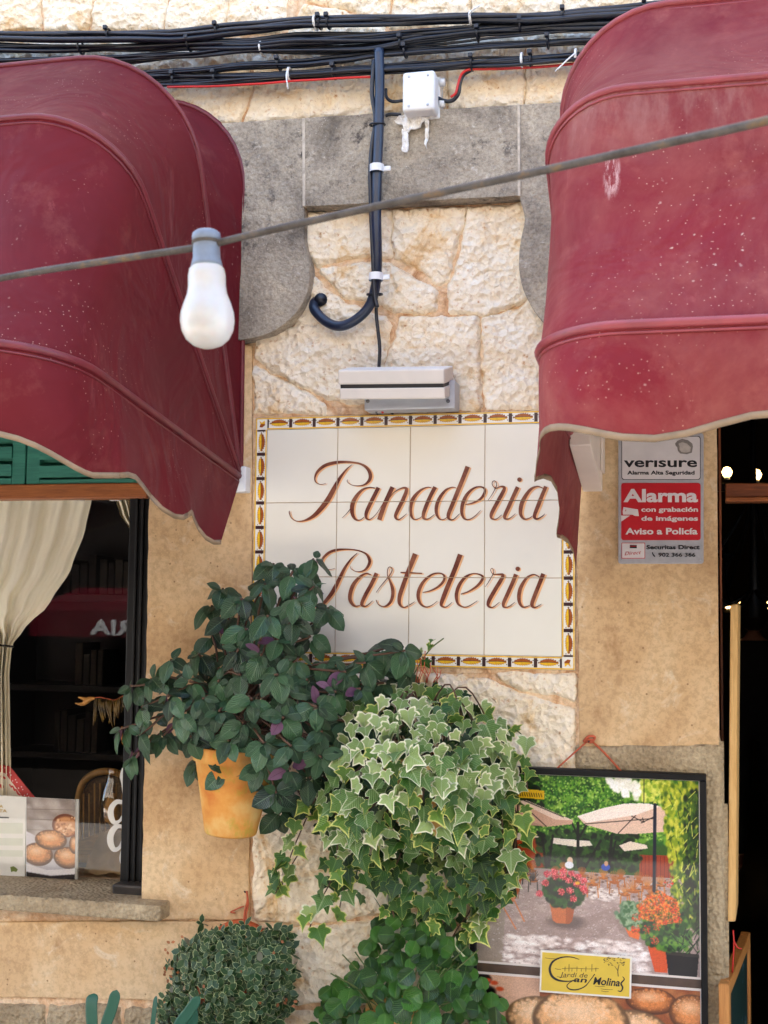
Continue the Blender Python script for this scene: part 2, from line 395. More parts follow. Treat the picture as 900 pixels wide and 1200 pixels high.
def poly_dist(pts, P):
    # signed distance (inside positive) of many points P (N,2) to polygon pts
    pts = np.array(pts); d = np.full(len(P), 1e9); ins = np.zeros(len(P), bool)
    for i in range(len(pts)):
        a, b = pts[i], pts[(i+1) % len(pts)]
        ab = b-a; t = np.clip(((P-a)@ab)/(ab@ab), 0, 1); q = a+t[:, None]*ab
        d = np.minimum(d, np.hypot(*(P-q).T))
        c = ((a[1] > P[:, 1]) != (b[1] > P[:, 1]))
        with np.errstate(divide='ignore', invalid='ignore'):
            xi = (b[0]-a[0])*(P[:, 1]-a[1])/(b[1]-a[1])+a[0]
        ins ^= c & (P[:, 0] < xi)
    return np.where(ins, d, -d)
def stone(pts_px, proud=.022, edge=.014, rough=.0075, s=.0052, mat=None, parent=fac, name='stone', wob=.008, y0=0.0):
    poly = ppoly(pts_px, y0); A = np.array(poly)
    lo = A.min(0)-s*2; hi = A.max(0)+s*2
    nx = int((hi[0]-lo[0])/s)+2; nz = int((hi[1]-lo[1])/s)+2
    gx = lo[0]+np.arange(nx)*s; gz = lo[1]+np.arange(nz)*s
    G = np.array([(x, z) for z in gz for x in gx]); D = poly_dist(poly, G)
    sd_ = random.random()*50; vs = []; keep = []
    for (x, z), d in zip(G, D):
        d2 = d + .0085 + wob*noise.noise(Vector((x*22, z*22, sd_))) + wob*.5*noise.noise(Vector((x*60, z*60, sd_)))
        t = max(0, min(1, (d2+.004)/edge)); t = t*t*(3-2*t)
        r = -.0035 - noise.fractal(Vector((x*9, z*11, sd_)), .8, 2.2, 3)*rough*1.2 + noise.noise(Vector((x*46+2*noise.noise(Vector((x*20, z*20, 1))), z*52, sd_)))*rough*.55 + abs(noise.noise(Vector((x*88, z*96, sd_))))*rough*.55
        vs.append((x, y0+.007 - t*(proud+.007) + t*r, z)); keep.append(d2 > -.006)
    fs = []
    for j in range(nz-1):
        for i in range(nx-1):
            q = (j*nx+i, j*nx+i+1, (j+1)*nx+i+1, (j+1)*nx+i)
            if any(keep[k] for k in q): fs.append(q)
    used = sorted(set(k for f in fs for k in f)); mp = {k: i for i, k in enumerate(used)}
    return from_py(name, [vs[k] for k in used], [tuple(mp[k] for k in f) for f in fs], mat or M_rub, parent, True)
STONES = [
 [(-70,-70),(45,-70),(47,36),(-70,40)], [(52,-70),(122,-70),(101,38),(54,36)], [(128,-70),(206,-70),(189,36),(108,38)],
 [(212,-70),(276,-70),(262,38),(195,36)], [(282,-70),(345,-70),(329,36),(268,38)], [(352,-70),(470,-70),(452,24),(405,10),(362,0)],
 [(358,6),(400,16),(450,32),(450,46),(336,46)], [(476,-70),(548,-70),(549,32),(458,32)], [(556,-70),(660,-70),(652,34),(556,32)],
 [(666,-70),(800,-70),(790,26),(658,34)], [(806,-70),(970,-70),(970,20),(797,24)],
 [(-70,48),(120,46),(122,150),(-70,150)], [(128,46),(285,48),(293,104),(280,146),(128,146)],
 [(296,50),(436,52),(445,95),(443,136),(288,144),(301,105)], [(450,50),(516,50),(523,100),(520,130),(450,133)],
 [(528,48),(608,46),(613,92),(612,126),(528,128)], [(619,44),(720,42),(720,120),(619,125)], [(726,40),(970,30),(970,112),(726,118)],
 [(358,252),(432,252),(436,298),(402,304),(374,311),(360,300)], [(440,250),(456,250),(456,300),(440,302)],
 [(463,248),(546,245),(533,290),(524,330),(514,332),(490,312),(464,302)],
 [(550,246),(616,240),(626,270),(620,310),(626,342),(604,356),(570,368),(528,364),(526,345),(541,300)],
 [(378,318),(438,307),(456,309),(486,330),(514,344),(508,362),(480,367),(462,362),(432,350),(408,348)],
 [(368,328),(404,358),(452,372),(459,382),(447,425),(445,474),(386,467),(332,440),(300,418),(302,396),(345,385)],
 [(300,432),(330,448),(380,474),(380,484),(300,484)],
 [(472,374),(558,374),(561,420),(562,480),(453,480),(454,430)],
 [(568,376),(606,366),(626,352),(664,380),(664,480),(571,480),(568,420)],
 [(500,790),(568,797),(600,812),(673,832),(673,908),(500,908)], [(582,790),(673,790),(673,820),(612,807)],
 [(298,788),(492,792),(494,866),(298,860)], [(298,870),(494,876),(494,952),(298,952)], [(502,916),(674,914),(674,1000),(502,1000)],
 [(300,962),(440,962),(490,980),(520,1010),(520,1052),(440,1070),(345,1080),(300,1076)],
 [(530,1008),(674,1008),(674,1120),(556,1120),(530,1060)],
 [(302,1090),(350,1090),(440,1080),(522,1064),(548,1120),(550,1172),(302,1174)],
 [(302,1186),(418,1184),(420,1290),(302,1290)], [(428,1184),(560,1182),(560,1290),(428,1290)], [(568,1128),(674,1128),(674,1290),(568,1290)],
]
for p in STONES:
    o = stone(p, proud=.009+.006*random.random())
for p in [[(-80,1178),(52,1180),(48,1290),(-80,1290)], [(60,1180),(140,1182),(138,1290),(56,1290)], [(148,1184),(214,1184),(216,1290),(146,1290)], [(222,1184),(292,1184),(292,1290),(224,1290)]]:
    stone(p, proud=.014, mat=M_drs, rough=.007)
# the same masonry goes on outside the photograph
for yy0 in range(-290, 130, 70):
    xx0 = -430
    while xx0 < 1330:
        ww = random.randint(70, 120)
        if yy0 < -80 or xx0+ww < -74 or xx0 > 972:
            q_ = 3.5; stone([(xx0+q_, yy0+q_+random.randint(-4, 4)), (xx0+ww-q_, yy0+q_+random.randint(-4, 4)), (xx0+ww-q_+random.randint(-6, 6), yy0+66), (xx0+q_, yy0+66)], proud=.012, s=.014)
        xx0 += ww
# dressed block course beside the door
for p in [[(680,877),(840,875),(845,1138),(680,1140)], [(680,1146),(846,1144),(850,1300),(680,1300)]]:
    stone(p, proud=.013, edge=.006, rough=.0015, s=.008, mat=M_drs, wob=.002, name='dressed_block')
# smooth plaster piers and bands
def slab(name, pts, yf, mat, yb=.02, bev=.003): return prism(name, ppoly(pts), yf, yb, mat, fac, bev)
def jitter_edges(pts, amp=.5, step=14):
    out = []
    for i in range(len(pts)):
        a, b = Vector(pts[i]), Vector(pts[(i+1) % len(pts)]); n = max(1, int((b-a).length/step))
        for k in range(n):
            p = a.lerp(b, k/n)
            if k: p += Vector((random.uniform(-amp, amp), random.uniform(-amp, amp)))
            out.append((p.x, p.y))
    return out
slab('plaster_pier', jitter_edges([(180,404),(297,406),(296,770),(293,1076),(167.5,1076)] ), -.012, M_pla)
slab('plaster_pier', jitter_edges([(676,404),(839.5,400),(840.5,600),(842.6,873),(679,874)]), -.014, M_pla)
slab('plaster_band', jitter_edges([(-90,1080),(293,1078.5),(293,1172),(-90,1166)]), -.010, M_pla)
slab('cement_margin', jitter_edges([(297.6,479),(676,477),(678.5,790),(294,785)], .4), -.004, M_mor, bev=.002)
def smooth_px(pts, closed_ix=None): return [(v.x, v.y) for v in smooth_path([Vector((a, b, 0)) for a, b in pts], 4)]
lc = smooth_px([(363.5,252),(363,285),(369,318),(367,348),(352,374),(326,394),(290,403),(240,405)])
rc_ = smooth_px([(700,404),(662,402),(638,381),(619,352),(611.5,322),(613,292),(618,264),(612.4,240)])
LY = -.055
slab('lintel_block', [(150,160),(250,154),(362.6,147)] + [(362.8,200),(363,250)] + lc[1:] + [(150,408)], LY, M_gry, bev=.0015)
slab('lintel_block', jitter_edges([(363.6,147),(610.8,132),(611.4,237),(363.8,249)], .3), LY-.001, M_gry, bev=.0015)
for (xa_, ya_, yb_2) in ((362.9, 147.5, 249), (611.3, 132, 237.5)):
    prism('joint_filling', ppoly([(xa_-1.6, ya_), (xa_+1.6, ya_), (xa_+2.0, yb_2), (xa_-1.2, yb_2)]), LY-.0025, LY+.01, flat('pale_joint', rgb(190, 178, 160), .95, .25, 60, bump=.8), fac, .0008)
slab('lintel_block', [(612,131.5),(850,120),(850,404)] + rc_, LY+.001, M_gry, bev=.0015)
# window sill
zt = UZ(90, 1051); zb = UZ(90, 1073, -.07)
box('window_sill', (X_WIN0-.1, -.075, zb), (UX(188, 1065, -.075), .2, zb+.043), M_drs, fac, .006)

# ------------------------------------------------------------------ left shop window (part of the facade)
YF = .07
def bx(name, px0, py0, px1, py1, y0, y1, mat, parent, bev=.003):
    a = U(px0, py0, y0); b = U(px1, py1, y0)
    return box(name, (a.x, y0, a.z), (b.x, y1, b.z), mat, parent, bev)
win = bx('window_frame', 152.5, 560, 181, 1052, YF, YF+.07, M_blackframe, fac)
tag(win, 'black painted window post')
bm = bmesh.new()
for k, (a, b) in enumerate(((156, 159), (163, 166), (171, 174))):
    p = U(a, 700, YF-.008); q = U(b, 700, YF-.008)
    bm_box(bm, (p.x, YF-.008, UZ(100, 1048)), (q.x, YF+.01, UZ(100, 575)), .002)
from_bm('moulding', bm, M_blackframe, win)
hg = bx('hinge_block', 131, 1036, 168, 1052, YF-.05, YF+.03, flat('dark_iron', rgb(52, 46, 42), .5, .4, 30), win, .006)
rail = bx('window_rail', -300, 572, 172, 583.5, .045, .10, M_woodx, fac, .003)
box('window_rail', (X_WIN0, YF, Z_SILL), (X_WIN1-.02, YF+.05, UZ(60, 1040, YF)), flat('dark_green_rail', rgb(28, 44, 36), .5), fac, .003)
pane = box('glass', (X_WIN0, .115, Z_SILL+.01), (X_WIN1-.03, .121, UZ(60, 583, .1)), M_pane, fac, 0)
# louvred shutter leaves above the rail
YS = .05
for (a, b) in ((-160, 28.5), (30.5, 172)):
    p = U(a, 571, YS); q = U(b, 571, YS); zt = Z_WTOP
    sh = box('shutter', (p.x, YS+.022, p.z), (q.x, YS+.026, zt), M_green, fac, 0)
    wst = .042
    for x0 in (p.x, q.x-wst): box('stile', (x0, YS, p.z), (x0+wst, YS+.022, zt), M_green, sh, .002)
    zr = p.z+.022
    box('bottom_rail', (p.x+wst, YS+.001, p.z), (q.x-wst, YS+.021, zr), M_green, sh, .002)
    proto = None
    for k in range(9):
        z = zr+.005+k*.052; bm = bmesh.new()
        x0, x1 = p.x+wst, q.x-wst
        vs = [(x0, YS-.004, z), (x1, YS-.004, z), (x1, YS-.004, z+.034), (x0, YS-.004, z+.034),
              (x0, YS+.008, z+.004), (x1, YS+.008, z+.004), (x1, YS+.020, z+.046), (x0, YS+.020, z+.046)]
        if proto is None:
            proto = from_py('slat', vs, [(0, 1, 2, 3), (4, 7, 6, 5), (0, 4, 5, 1), (3, 2, 6, 7), (0, 3, 7, 4), (1, 5, 6, 2)], M_green, sh)
        else:
            o = proto.copy(); C.objects.link(o); o.location = proto.location + Vector((0, 0, k*.052))

# ------------------------------------------------------------------ awnings
def awning(name, label, x0, dr, zp, L, W, th, seed, rc=.21, ybase=-.035, phase=0.0, hv=.175, M_fab=M_fab, M_pipe=None, hs=-.02, fw_=.21, l2=.02, l1=.015):
    M_pipe = M_pipe or globals()['M_pipe']
    root = thing(name, label, 'awning', (x0, 0, zp))
    def rib(t_, L=L, rc=rc, n_arm=16, n_arc=10, n_f=36):
        P = [(0, (L-rc)*i/n_arm) for i in range(n_arm)]
        P += [(rc*(1-math.cos(a)), L-rc+rc*math.sin(a)) for a in [math.pi/2*i/n_arc for i in range(n_arc)]]
        P += [(rc+(W-2*rc)*i/n_f, L) for i in range(n_f)]
        P += [(W-rc*(1-math.sin(a)), L-rc+rc*math.cos(a)) for a in [math.pi/2*i/n_arc for i in range(n_arc)]]
        P += [(W, (L-rc)*(1-i/n_arm)) for i in range(n_arm+1)]
        return [Vector((x0+dr*u, ybase-r*math.cos(t_), zp+r*math.sin(t_))) for u, r in P], P
    ribs = [rib(th[0], L-l1, rc+.06)] + [rib(th[1], L+l2, rc+.07)] + [rib(t_) for t_ in th[2:]]
    for a in range(len(th)-1):
        A, PA = ribs[a]; B, _ = ribs[a+1]; N = 12; vs = []; n = len(A); fs = []
        piv = Vector((x0+dr*W/2, ybase, zp))
        for i in range(n):
            u, r = PA[i]
            for k in range(N+1):
                s_ = k/N; p = A[i].lerp(B[i], s_)
                inw = Vector((piv.x + (1 if p.x > piv.x else -1)*max(0, W/2-.45)-p.x, piv.y-p.y, (piv.z-p.z)))
                if abs(p.x-piv.x) < W/2-.45: inw.x = 0
                e = 4*s_*(1-s_)*min(1, r/L*1.6)
                sag = (.022 if a else .09)
                q = Vector((p.x*2.1+seed, p.y*2.6, p.z*2.6))
                wr = noise.noise(q)*.018 + noise.noise(q*2.7)*.008
                if a == 0: wr += (noise.noise(Vector((p.x*6+seed, p.y*7, p.z*7)))*.15)*min(1, r/L)
                p = p + inw*(sag*e) + Vector((dr*wr*.6, -wr, wr*.3))*e
                vs.append(p)
            if i:
                for k in range(N):
                    q0 = (i-1)*(N+1)+k; fs.append((q0, q0+1, q0+N+2, q0+N+1))
        from_py('fabric_panel', vs, fs, M_fab, root, True)
    for j, (A, _) in enumerate(ribs):
        tube('rib_piping', [p+Vector((0, 0, 0.002)) for p in A], .0075 if j < len(ribs)-1 else .0092, M_pipe, root, 8)
        if j: tube('seam', [p + Vector((0, -.004, -.013)) for p in A], .0028, M_pipe, root, 5)
    # hanging valance below the lowest bow
    A, PA = ribs[-1]; L_ = 0; vs = []; fs = []; bot = []; K = 8
    for i, p in enumerate(A):
        if i: L_ += (A[i]-A[i-1]).length
        ph = L_*2*math.pi/.42+phase; u, r = PA[i]
        h = hv+.020*math.sin(ph) + (hs if r < L*.5 else 0)*(1-r/(L*.5))
        for k in range(K+1):
            s_ = k/K; off = .012*math.sin(ph*1.0+1.3)*s_
            d = Vector((0, -off-.012*math.sin(s_*3), -h*s_))
            if r < L-rc: d = Vector((-dr*(off+.02*s_), -.01*s_-fw_*s_*max(0, 1-r/.5), -h*s_))
            q = p+d; vs.append(q)
            if k == K: bot.append(q)
        if i:
            for k in range(K):
                q0 = (i-1)*(K+1)+k; fs.append((q0, q0+1, q0+K+2, q0+K+1))
    from_py('valance', vs, fs, M_fab, root, True)
    vs2, fs2 = [], []
    for b in bot:
        vs2 += [b+Vector((0, -.003, .006)), b+Vector((0, -.0035, -.006)), b+Vector((0, .0035, -.006)), b+Vector((0, .003, .006))]
    for i in range(len(bot)-1):
        for k in range(4):
            a = i*4+k; b = i*4+(k+1) % 4; fs2.append((a, b, b+4, a+4))
    from_py('edge_trim', vs2, fs2, M_trim, root, True)
    for xx in (x0, x0+dr*W):
        box('wall_bracket', (xx-.02, -.05, zp-.04), (xx+.02, .005, zp+.03), M_wht, root, .004)
    return root
TH = [R(89), R(66), R(41), R(8.5)]; TH2 = [R(89), R(54.5), R(33.5), R(6)]
pl = U(282, 560, -.035)
awning('awning', 'darker maroon dome awning above the curtained shop window, piping fanning from its right end', pl.x, -1, pl.z, 1.08, 2.3, TH, 3.0, phase=.6, hv=.195)
pr = U(683, 545, -.035)
awning('awning', 'faded maroon dome awning on the right, spotted with white droppings, above the doorway', pr.x, 1, pr.z, 1.09, 2.2, TH2, 11.0, phase=2.2, rc=.16, hs=.10, fw_=.03, l2=0, l1=.055, M_fab=M_fab2, M_pipe=flat('faded_piping', rgb(136, 56, 60), .45, .2, 14))

# white painted bracket box under the right awning
rt = thing('bracket_box', 'white painted box beam jutting from the wall under the left end of the right awning', 'bracket', U(685, 570))
bm = bmesh.new()
side = [(-.014, 500), (-.014, 572), (-.10, 578), (-.17, 500)]
xa, xb = UX(664, 560, -.1), UX(706, 560, -.1)
vs = []
za = lambda py: UZ(690, py)
sec = [(-.0145, za(480)), (-.0145, za(577)), (-.10, za(569)), (-.38, za(544)), (-.38, za(480))]
for x in (UX(684, 560, 0), UX(706.5, 560, 0)):
    for (y, z) in sec: vs.append((x, y, z))
n = 5; fs = [tuple(range(n)), tuple(range(n, 2*n))[::-1]] + [(i, i+n, (i+1) % n+n, (i+1) % n) for i in range(n)]
bm = bmesh.new(); bvs = [bm.verts.new(v) for v in vs]
for f in fs: bm.faces.new([bvs[i] for i in f])
bmesh.ops.bevel(bm, geom=bm.edges[:], offset=.003, segments=2, profile=.5, affect='EDGES')
from_bm('panel', bm, M_cream, rt)
box('side_strip', (UX(706.5, 540)+.0005, -.10, za(556)), (UX(709.5, 540), -.0145, za(480)), M_cream, rt, .002)

# ------------------------------------------------------------------ cables
def interp(pts, x):
    for (a, b) in zip(pts[:-1], pts[1:]):
        if a[0] <= x <= b[0]:
            t = (x-a[0])/(b[0]-a[0]); t = t*t*(3-2*t)*.5+t*.5; return a[1]+(b[1]-a[1])*t
    return pts[-1][1] if x > pts[-1][0] else pts[0][1]
def bundle(label, ctr, spread, n, r0, r1, ybase, ties, seed, red=None, x0=-520, x1=1420, whites=()):
    rnd = random.Random(seed); root = thing('cable_bundle', label, 'cables', U(450, interp(ctr, 450), ybase), 'black cable bundles strung along the facade')
    for i in range(n):
        ph = [rnd.uniform(0, 6.28) for _ in range(4)]; fr = [rnd.uniform(.008, .016), rnd.uniform(.02, .035)]
        base = (i/(max(1, n-1))-.5)*spread; P = []; rr = rnd.uniform(r0, r1)
        x = x0
        while x <= x1:
            o = base + spread*.28*math.sin(x*fr[0]+ph[0]) + spread*.10*math.sin(x*fr[1]+ph[1])
            yy = ybase + .011*math.sin(x*fr[0]*1.1+ph[2]) - .006*(i % 3)
            P.append(U(x, interp(ctr, x)+o, yy)); x += 12
        tube('cable', P, rr, M_blk, root, 7)
    if red:
        P = [U(x, interp(ctr, x)+red[2]+1.0*math.sin(x*.03), ybase-.02) for x in range(red[0], red[1], 12)]
        tube('red_wire', P, .0032, M_red, root, 6)
    for x, wdt in [(t, 0) for t in ties]:
        c = U(x, interp(ctr, x), ybase-.004); rz = spread/425*.62+.006
        P = [c+Vector((0, math.cos(a)*.022, math.sin(a)*rz)) for a in [i*math.pi/8 for i in range(17)]]
        tube('cable_tie', P, .0032, M_blk, root, 6)
        box('tie_head', c+Vector((-.006, -.032, rz*.3)), c+Vector((.006, -.02, rz*.3+.012)), M_blk, root, .002)
    for x, tl in whites:
        c = U(x, interp(ctr, x), ybase-.004); rz = spread/425*.62+.006
        P = [c+Vector((0, math.cos(a)*.024, math.sin(a)*rz)) for a in [i*math.pi/8 for i in range(17)]]
        tube('white_tie', P, .0035, M_zip, root, 6)
        if tl:
            q = c+Vector((0, -.03, -rz*.2)); P = [q, q+Vector((tl[0]*.35, -.008, tl[1]*.4)), q+Vector((tl[0], -.004, tl[1]))]
            tube('tie_tail', P, .0022, M_zip, root, 5, 4)
    return root
bundle('topmost bundle of thick black cables crossing the rubble wall', [(-160,47),(0,42),(100,41),(200,42),(290,33),(360,27),(430,25),(580,21),(640,20),(700,15),(800,6),(900,1),(1060,-8)], 7, 6, .0055, .0095, -.075, (128, 255, 375, 385, 660, 755), 1, whites=((370, None), (552, (.03, .02))))
bundle('second bundle of black cables from the top, with a white tie near its middle', [(-160,62),(0,56),(140,56),(230,52),(290,52),(350,46),(430,44),(500,38),(580,32),(700,27),(850,18),(1060,4)], 7, 8, .004, .007, -.066, (95, 222, 610), 2)
bundle('middle bundle of black cables, fanning out above the conduit', [(-160,78),(130,70),(220,63),(290,57),(350,58),(430,57),(500,47),(580,39),(700,33),(850,26),(1060,20)], 7, 8, .003, .006, -.060, (470, 560), 3, whites=((307, None),))
bundle('fourth bundle of thin black cables from the top, behind the black conduit', [(-160,100),(150,88),(220,84),(290,77),(350,75),(400,70),(450,63),(520,58),(580,53),(690,48),(850,40),(1060,34)], 4.5, 5, .003, .0055, -.064, (327, 475, 642), 4)
bundle('lowest bundle of black cables with a red wire along its underside', [(-160,104),(160,96),(230,93),(300,90),(360,87),(430,82),(500,78),(580,73),(690,66),(850,58),(1060,52)], 8, 8, .0035, .006, -.062, (205, 253, 392, 553, 622), 5, red=(196, 440, 8), whites=((340, (.006, -.05)), (612, None), (675, (-.05, -.045))))
# red feed wire right of the junction box, along the bundle
# conduit with hooked end
cr = thing('conduit', 'thick blue-black conduit running down the wall and hooking left above the lamp', 'conduit', U(443, 240, -.09))
pts = [(444,58),(445,100),(444,150),(442,200),(441,250),(442,300),(440,335),(433,358),(418,374),(400,382),(384,378),(370,365),(368,356),(375,349)]
yy = [-.085, -.085, -.088, -.09, -.09, -.08, -.07, -.062, -.058, -.052, -.045, -.038, -.02, .01]
tube('pipe', [U(a, b, y) for (a, b), y in zip(pts, yy)], .0135, M_blu, cr, 14, 8)
tube('side_cable', [U(a, b, -.088) for a, b in [(438,70),(436,110),(440,140),(436,170),(434,200),(435,250),(437,300),(439,345),(442,360)]], .006, M_blk, cr, 8, 6)
tube('hole_shade_disc', [U(376, 351, .0), U(376, 351, -.028)], [.0185, .0175], M_blk, cr, 14)  # black disc standing in for the dark wall hole at the pipe end
for (a, b, y) in ((442, 198, -.09), (441, 325, -.075)):
    c = U(a, b, y); P = [c+Vector((math.cos(t)*.019, -.004+math.sin(t)*.019, 0)) for t in [i*math.pi/8 for i in range(17)]]
    vs, fs = [], []
    for p in P: vs += [p+Vector((0, 0, .010)), p+Vector((0, 0, -.010))]
    fs = [(2*i, 2*i+1, 2*i+3, 2*i+2) for i in range(16)]
    cl = from_py('clip', vs, fs, M_zip, cr, True)
    box('clip_tab', c+Vector((.015, -.004, -.008)), c+Vector((.037, .002, .006)), M_zip, cr, .003)
for (a, b) in ((443, 146), (440, 345)):
    c = U(a, b, -.086 if b < 200 else -.066); tube('cable_tie', [c+Vector((math.cos(t)*.020-.002, math.sin(t)*.018, .002*math.sin(t))) for t in [i*math.pi/8 for i in range(17)]], .003, M_blk, cr, 6)
# junction box
jb = thing('junction_box', 'square white junction box mounted just under the cables', 'junction box', U(490, 110))
y0 = -.115; a = U(471.5, 84.5, y0); b = U(509, 128, y0)
bm = bmesh.new(); bm_box(bm, (a.x, y0, b.z), (b.x, -.045, a.z), .0)
bmesh.ops.bevel(bm, geom=bm.edges[:], offset=.009, segments=4, profile=.5, affect='EDGES'); jo = from_bm('lid', bm, M_wht, jb, True)
bm = bmesh.new(); bm_box(bm, (a.x-.003, -.06, b.z-.003), (b.x+.003, .0, a.z+.003), .004); from_bm('back_case', bm, M_wht, jb)
for (dx, dz) in ((.012, .008), (-.002, -.05)):
    c = Vector((b.x+.002, -.055, a.z-.02+dz)); tube('gland', [c, c+Vector((.014, 0, 0))], .011, M_wht, jb, 12)
c = U(475, 82, -.05); tube('gland', [c+Vector((0, 0, -.006)), c+Vector((0, 0, .012))], .007, M_wht, jb, 10)
for (dx, dz) in ((.014, -.014), (.014, .014), (-.014, .014), (-.014, -.014)):
    cx = a.x+.004+ (0 if dx > 0 else b.x-a.x-.008)+dx; cz = (a.z if dz < 0 else b.z)+dz
    tube('screw', [Vector((cx, y0+.002, cz)), Vector((cx, y0-.0012, cz))], .0035, M_lgr, jb, 8)
tube('feed_wire', [U(a_, b_, -.055) for a_, b_ in [(452,104),(453,114),(460,119),(472,118)]], .0045, M_blk, jb, 8, 6)
tube('feed_wire', [U(a_, b_, -.06) for a_, b_ in [(511,114),(520,118),(530,118),(537,110),(539,98),(543,88),(552,82)]], .0055, M_blk, jb, 8, 6)
tag(tube('red_wire', [U(a_, b_, -.066) for a_, b_ in [(528,114),(534,109),(537,98),(541,87),(550,81.5),(570,81),(600,80),(640,78),(670,75),(690,74)]], .0036, M_red, jb, 6, 6), 'red wire bending up out of the box and off to the right')
tube('feed_wire', [U(a_, b_, -.055) for a_, b_ in [(452,136),(458,134),(470,135)]], .005, M_blk, jb, 8, 4)
# torn white sealing foam and tape below the box
M_foam = MT('white_foam_rag', .8, .2); _n = M_foam.noise(60, 6, .7); M_foam.col(M_foam.ramp(_n, [(.3, rgb(200, 188, 168)), (.5, rgb(240, 238, 232))])); M_foam.bump(_n, 1, .006); M_foam = M_foam.m
rg = thing('torn_tape', 'ragged white torn tape hanging below the junction box', 'tape', U(485, 140, -.06))
def rag(pts, y, seed):
    poly = ppoly(jitter_edges(pts, .9, 4), y); bm = bmesh.new()
    prism('x', poly, y, y+.006, None, None, 0, bm)
    bmesh.ops.triangulate(bm, faces=bm.faces[:]); bmesh.ops.subdivide_edges(bm, edges=bm.edges[:], cuts=2, use_grid_fill=True)
    for v in bm.verts: v.co.y += .012*noise.noise(Vector((v.co.x*70+seed, 0, v.co.z*70)))
    return from_bm('strip', bm, M_foam, rg)
rag([(462,141),(476,133),(492,131),(508,136),(500,139),(492,148),(482,152),(474,156),(472,146),(463,143)], -.072, 1)
rag([(471,150),(478,156),(479,170),(477,178),(471,177),(471,165)], -.074, 4)
rag([(497,136),(502,140),(502,158),(500,174),(497,168),(498,150)], -.070, 7)

# ------------------------------------------------------------------ lamp above the tile sign
lp = thing('wall_lamp', 'cream two-slat lamp box mounted on the rubble just above the tile sign', 'lamp', U(465, 460))
y1 = -.155; y2 = -.03
def lampbox(pa, pb, tilt=0):
    a = U(pa[0], pa[1], y1); b = U(pb[0], pb[1], y1); bm = bmesh.new(); bm_box(bm, (a.x, y1, b.z), (b.x, y2, a.z), .004); return bm
bm = lampbox((396.5, 428), (521, 441)); c0 = U(458, 450, -.09)
ro = Matrix.Translation(c0) @ Matrix.Rotation(R(14), 4, 'X') @ Matrix.Rotation(R(1.2), 4, 'Y') @ Matrix.Translation(-c0)
bmesh.ops.transform(bm, matrix=ro, verts=bm.verts[:]); from_bm('upper_slat', bm, M_crm, lp)
bm = lampbox((397.5, 448.8), (521, 458.5)); bmesh.ops.transform(bm, matrix=ro, verts=bm.verts[:]); from_bm('lower_slat', bm, M_crm, lp)
a = U(399, 443, y1+.002); b = U(520, 448, y1+.002); bm = bmesh.new(); bm_box(bm, (a.x, y1+.002, b.z), (b.x-.001, y2+.01, a.z)); bmesh.ops.transform(bm, matrix=ro, verts=bm.verts[:])
from_bm('slit_shade', bm, flat('slit_shade_black', rgb(16, 14, 14)), lp)  # solid black bar between the slats, standing in for the slit's shade
a = U(427, 462, -.08); b = U(533, 478, -.08); box('base_box', (a.x, -.08, b.z), (b.x, -.012, a.z+.03), M_lgr, lp, .003)
for px in (431, 525): c = U(px, 470, -.081); tube('screw', [c+Vector((0, .002, 0)), c+Vector((0, -.0012, 0))], .005, flat('steel_screw', rgb(120, 120, 120), .4, metal=.8), lp, 10)
tube('supply_cable', [U(a_, b_, -.045) for a_, b_ in [(441,352),(441,368),(443,388),(445,408),(444,432)]], .0048, M_blk, lp, 8, 6)
tube('wire', [U(a_, b_, -.05) for a_, b_ in [(447,476),(443,481),(440,483)]], .003, M_blk, lp, 6, 4)
tube('wire', [U(a_, b_, -.05) for a_, b_ in [(450,476),(447,481),(449,484)]], .003, M_red, lp, 6, 4)
for xx in (437, 455): tube('cable_fastener', [U(xx+k, 482+.5*k, -.02) for k in (0, 3, 6)], .003, M_blk, lp, 6)

# ------------------------------------------------------------------ tile sign
TS = .2; BW = .0335
sg = thing('tile_sign', 'cream glazed tile sign reading Panaderia Pasteleria inside a yellow leaf-patterned border', 'sign', (.4, 0, Z0+.3))
M_tile = MT('cream_glazed_tile', .16, .5)
_oi = M_tile.n('ShaderNodeObjectInfo').outputs['Random']
_k = M_tile.ramp(M_tile.noise(3, 3), [(.3, rgb(228, 222, 204)), (.7, rgb(236, 231, 215))]); M_tile.col(M_tile.mix(M_tile.math('MULTIPLY', _oi, .25), _k, rgb(226, 218, 200)))
M_tile.bump(M_tile.noise(9, 3), .15, .004); M_tile = M_tile.m
M_bt = flat('border_tile_white', rgb(234, 228, 214), .2, .04); M_yel = flat('glaze_yellow', rgb(232, 182, 44), .25, .15, 90)
M_bro = flat('glaze_brown', rgb(160, 84, 36), .25, .25, 120); M_dbr = flat('glaze_dark_brown', rgb(58, 30, 30), .3, .25)
M_grout = flat('sand_grout', rgb(196, 168, 134), .9, .15, 40)
box('grout_bed', (-BW-.001, -.0085, Z0-BW-.001), (4*TS+BW+.001, -.001, Z0+3*TS+BW+.001), M_grout, sg, 0)
bm = bmesh.new(); g = .0009; bm_box(bm, (-TS/2+g, -.012, -TS/2+g), (TS/2-g, -.004, TS/2-g), .0012)
tm = bpy.data.meshes.new('tile'); bmesh.ops.recalc_face_normals(bm, faces=bm.faces[:]); bm.to_mesh(tm); bm.free(); tm.materials.append(M_tile)
for i in range(4):
    for j in range(3):
        o = bpy.data.objects.new('tile', tm); C.objects.link(o); o.parent = sg
        o.location = Vector((TS*(i+.5), random.uniform(-.0003, .0003), Z0+TS*(j+.5)))-sg.location
        o.rotation_euler = (random.uniform(-.002, .002), 0, random.uniform(-.002, .002))
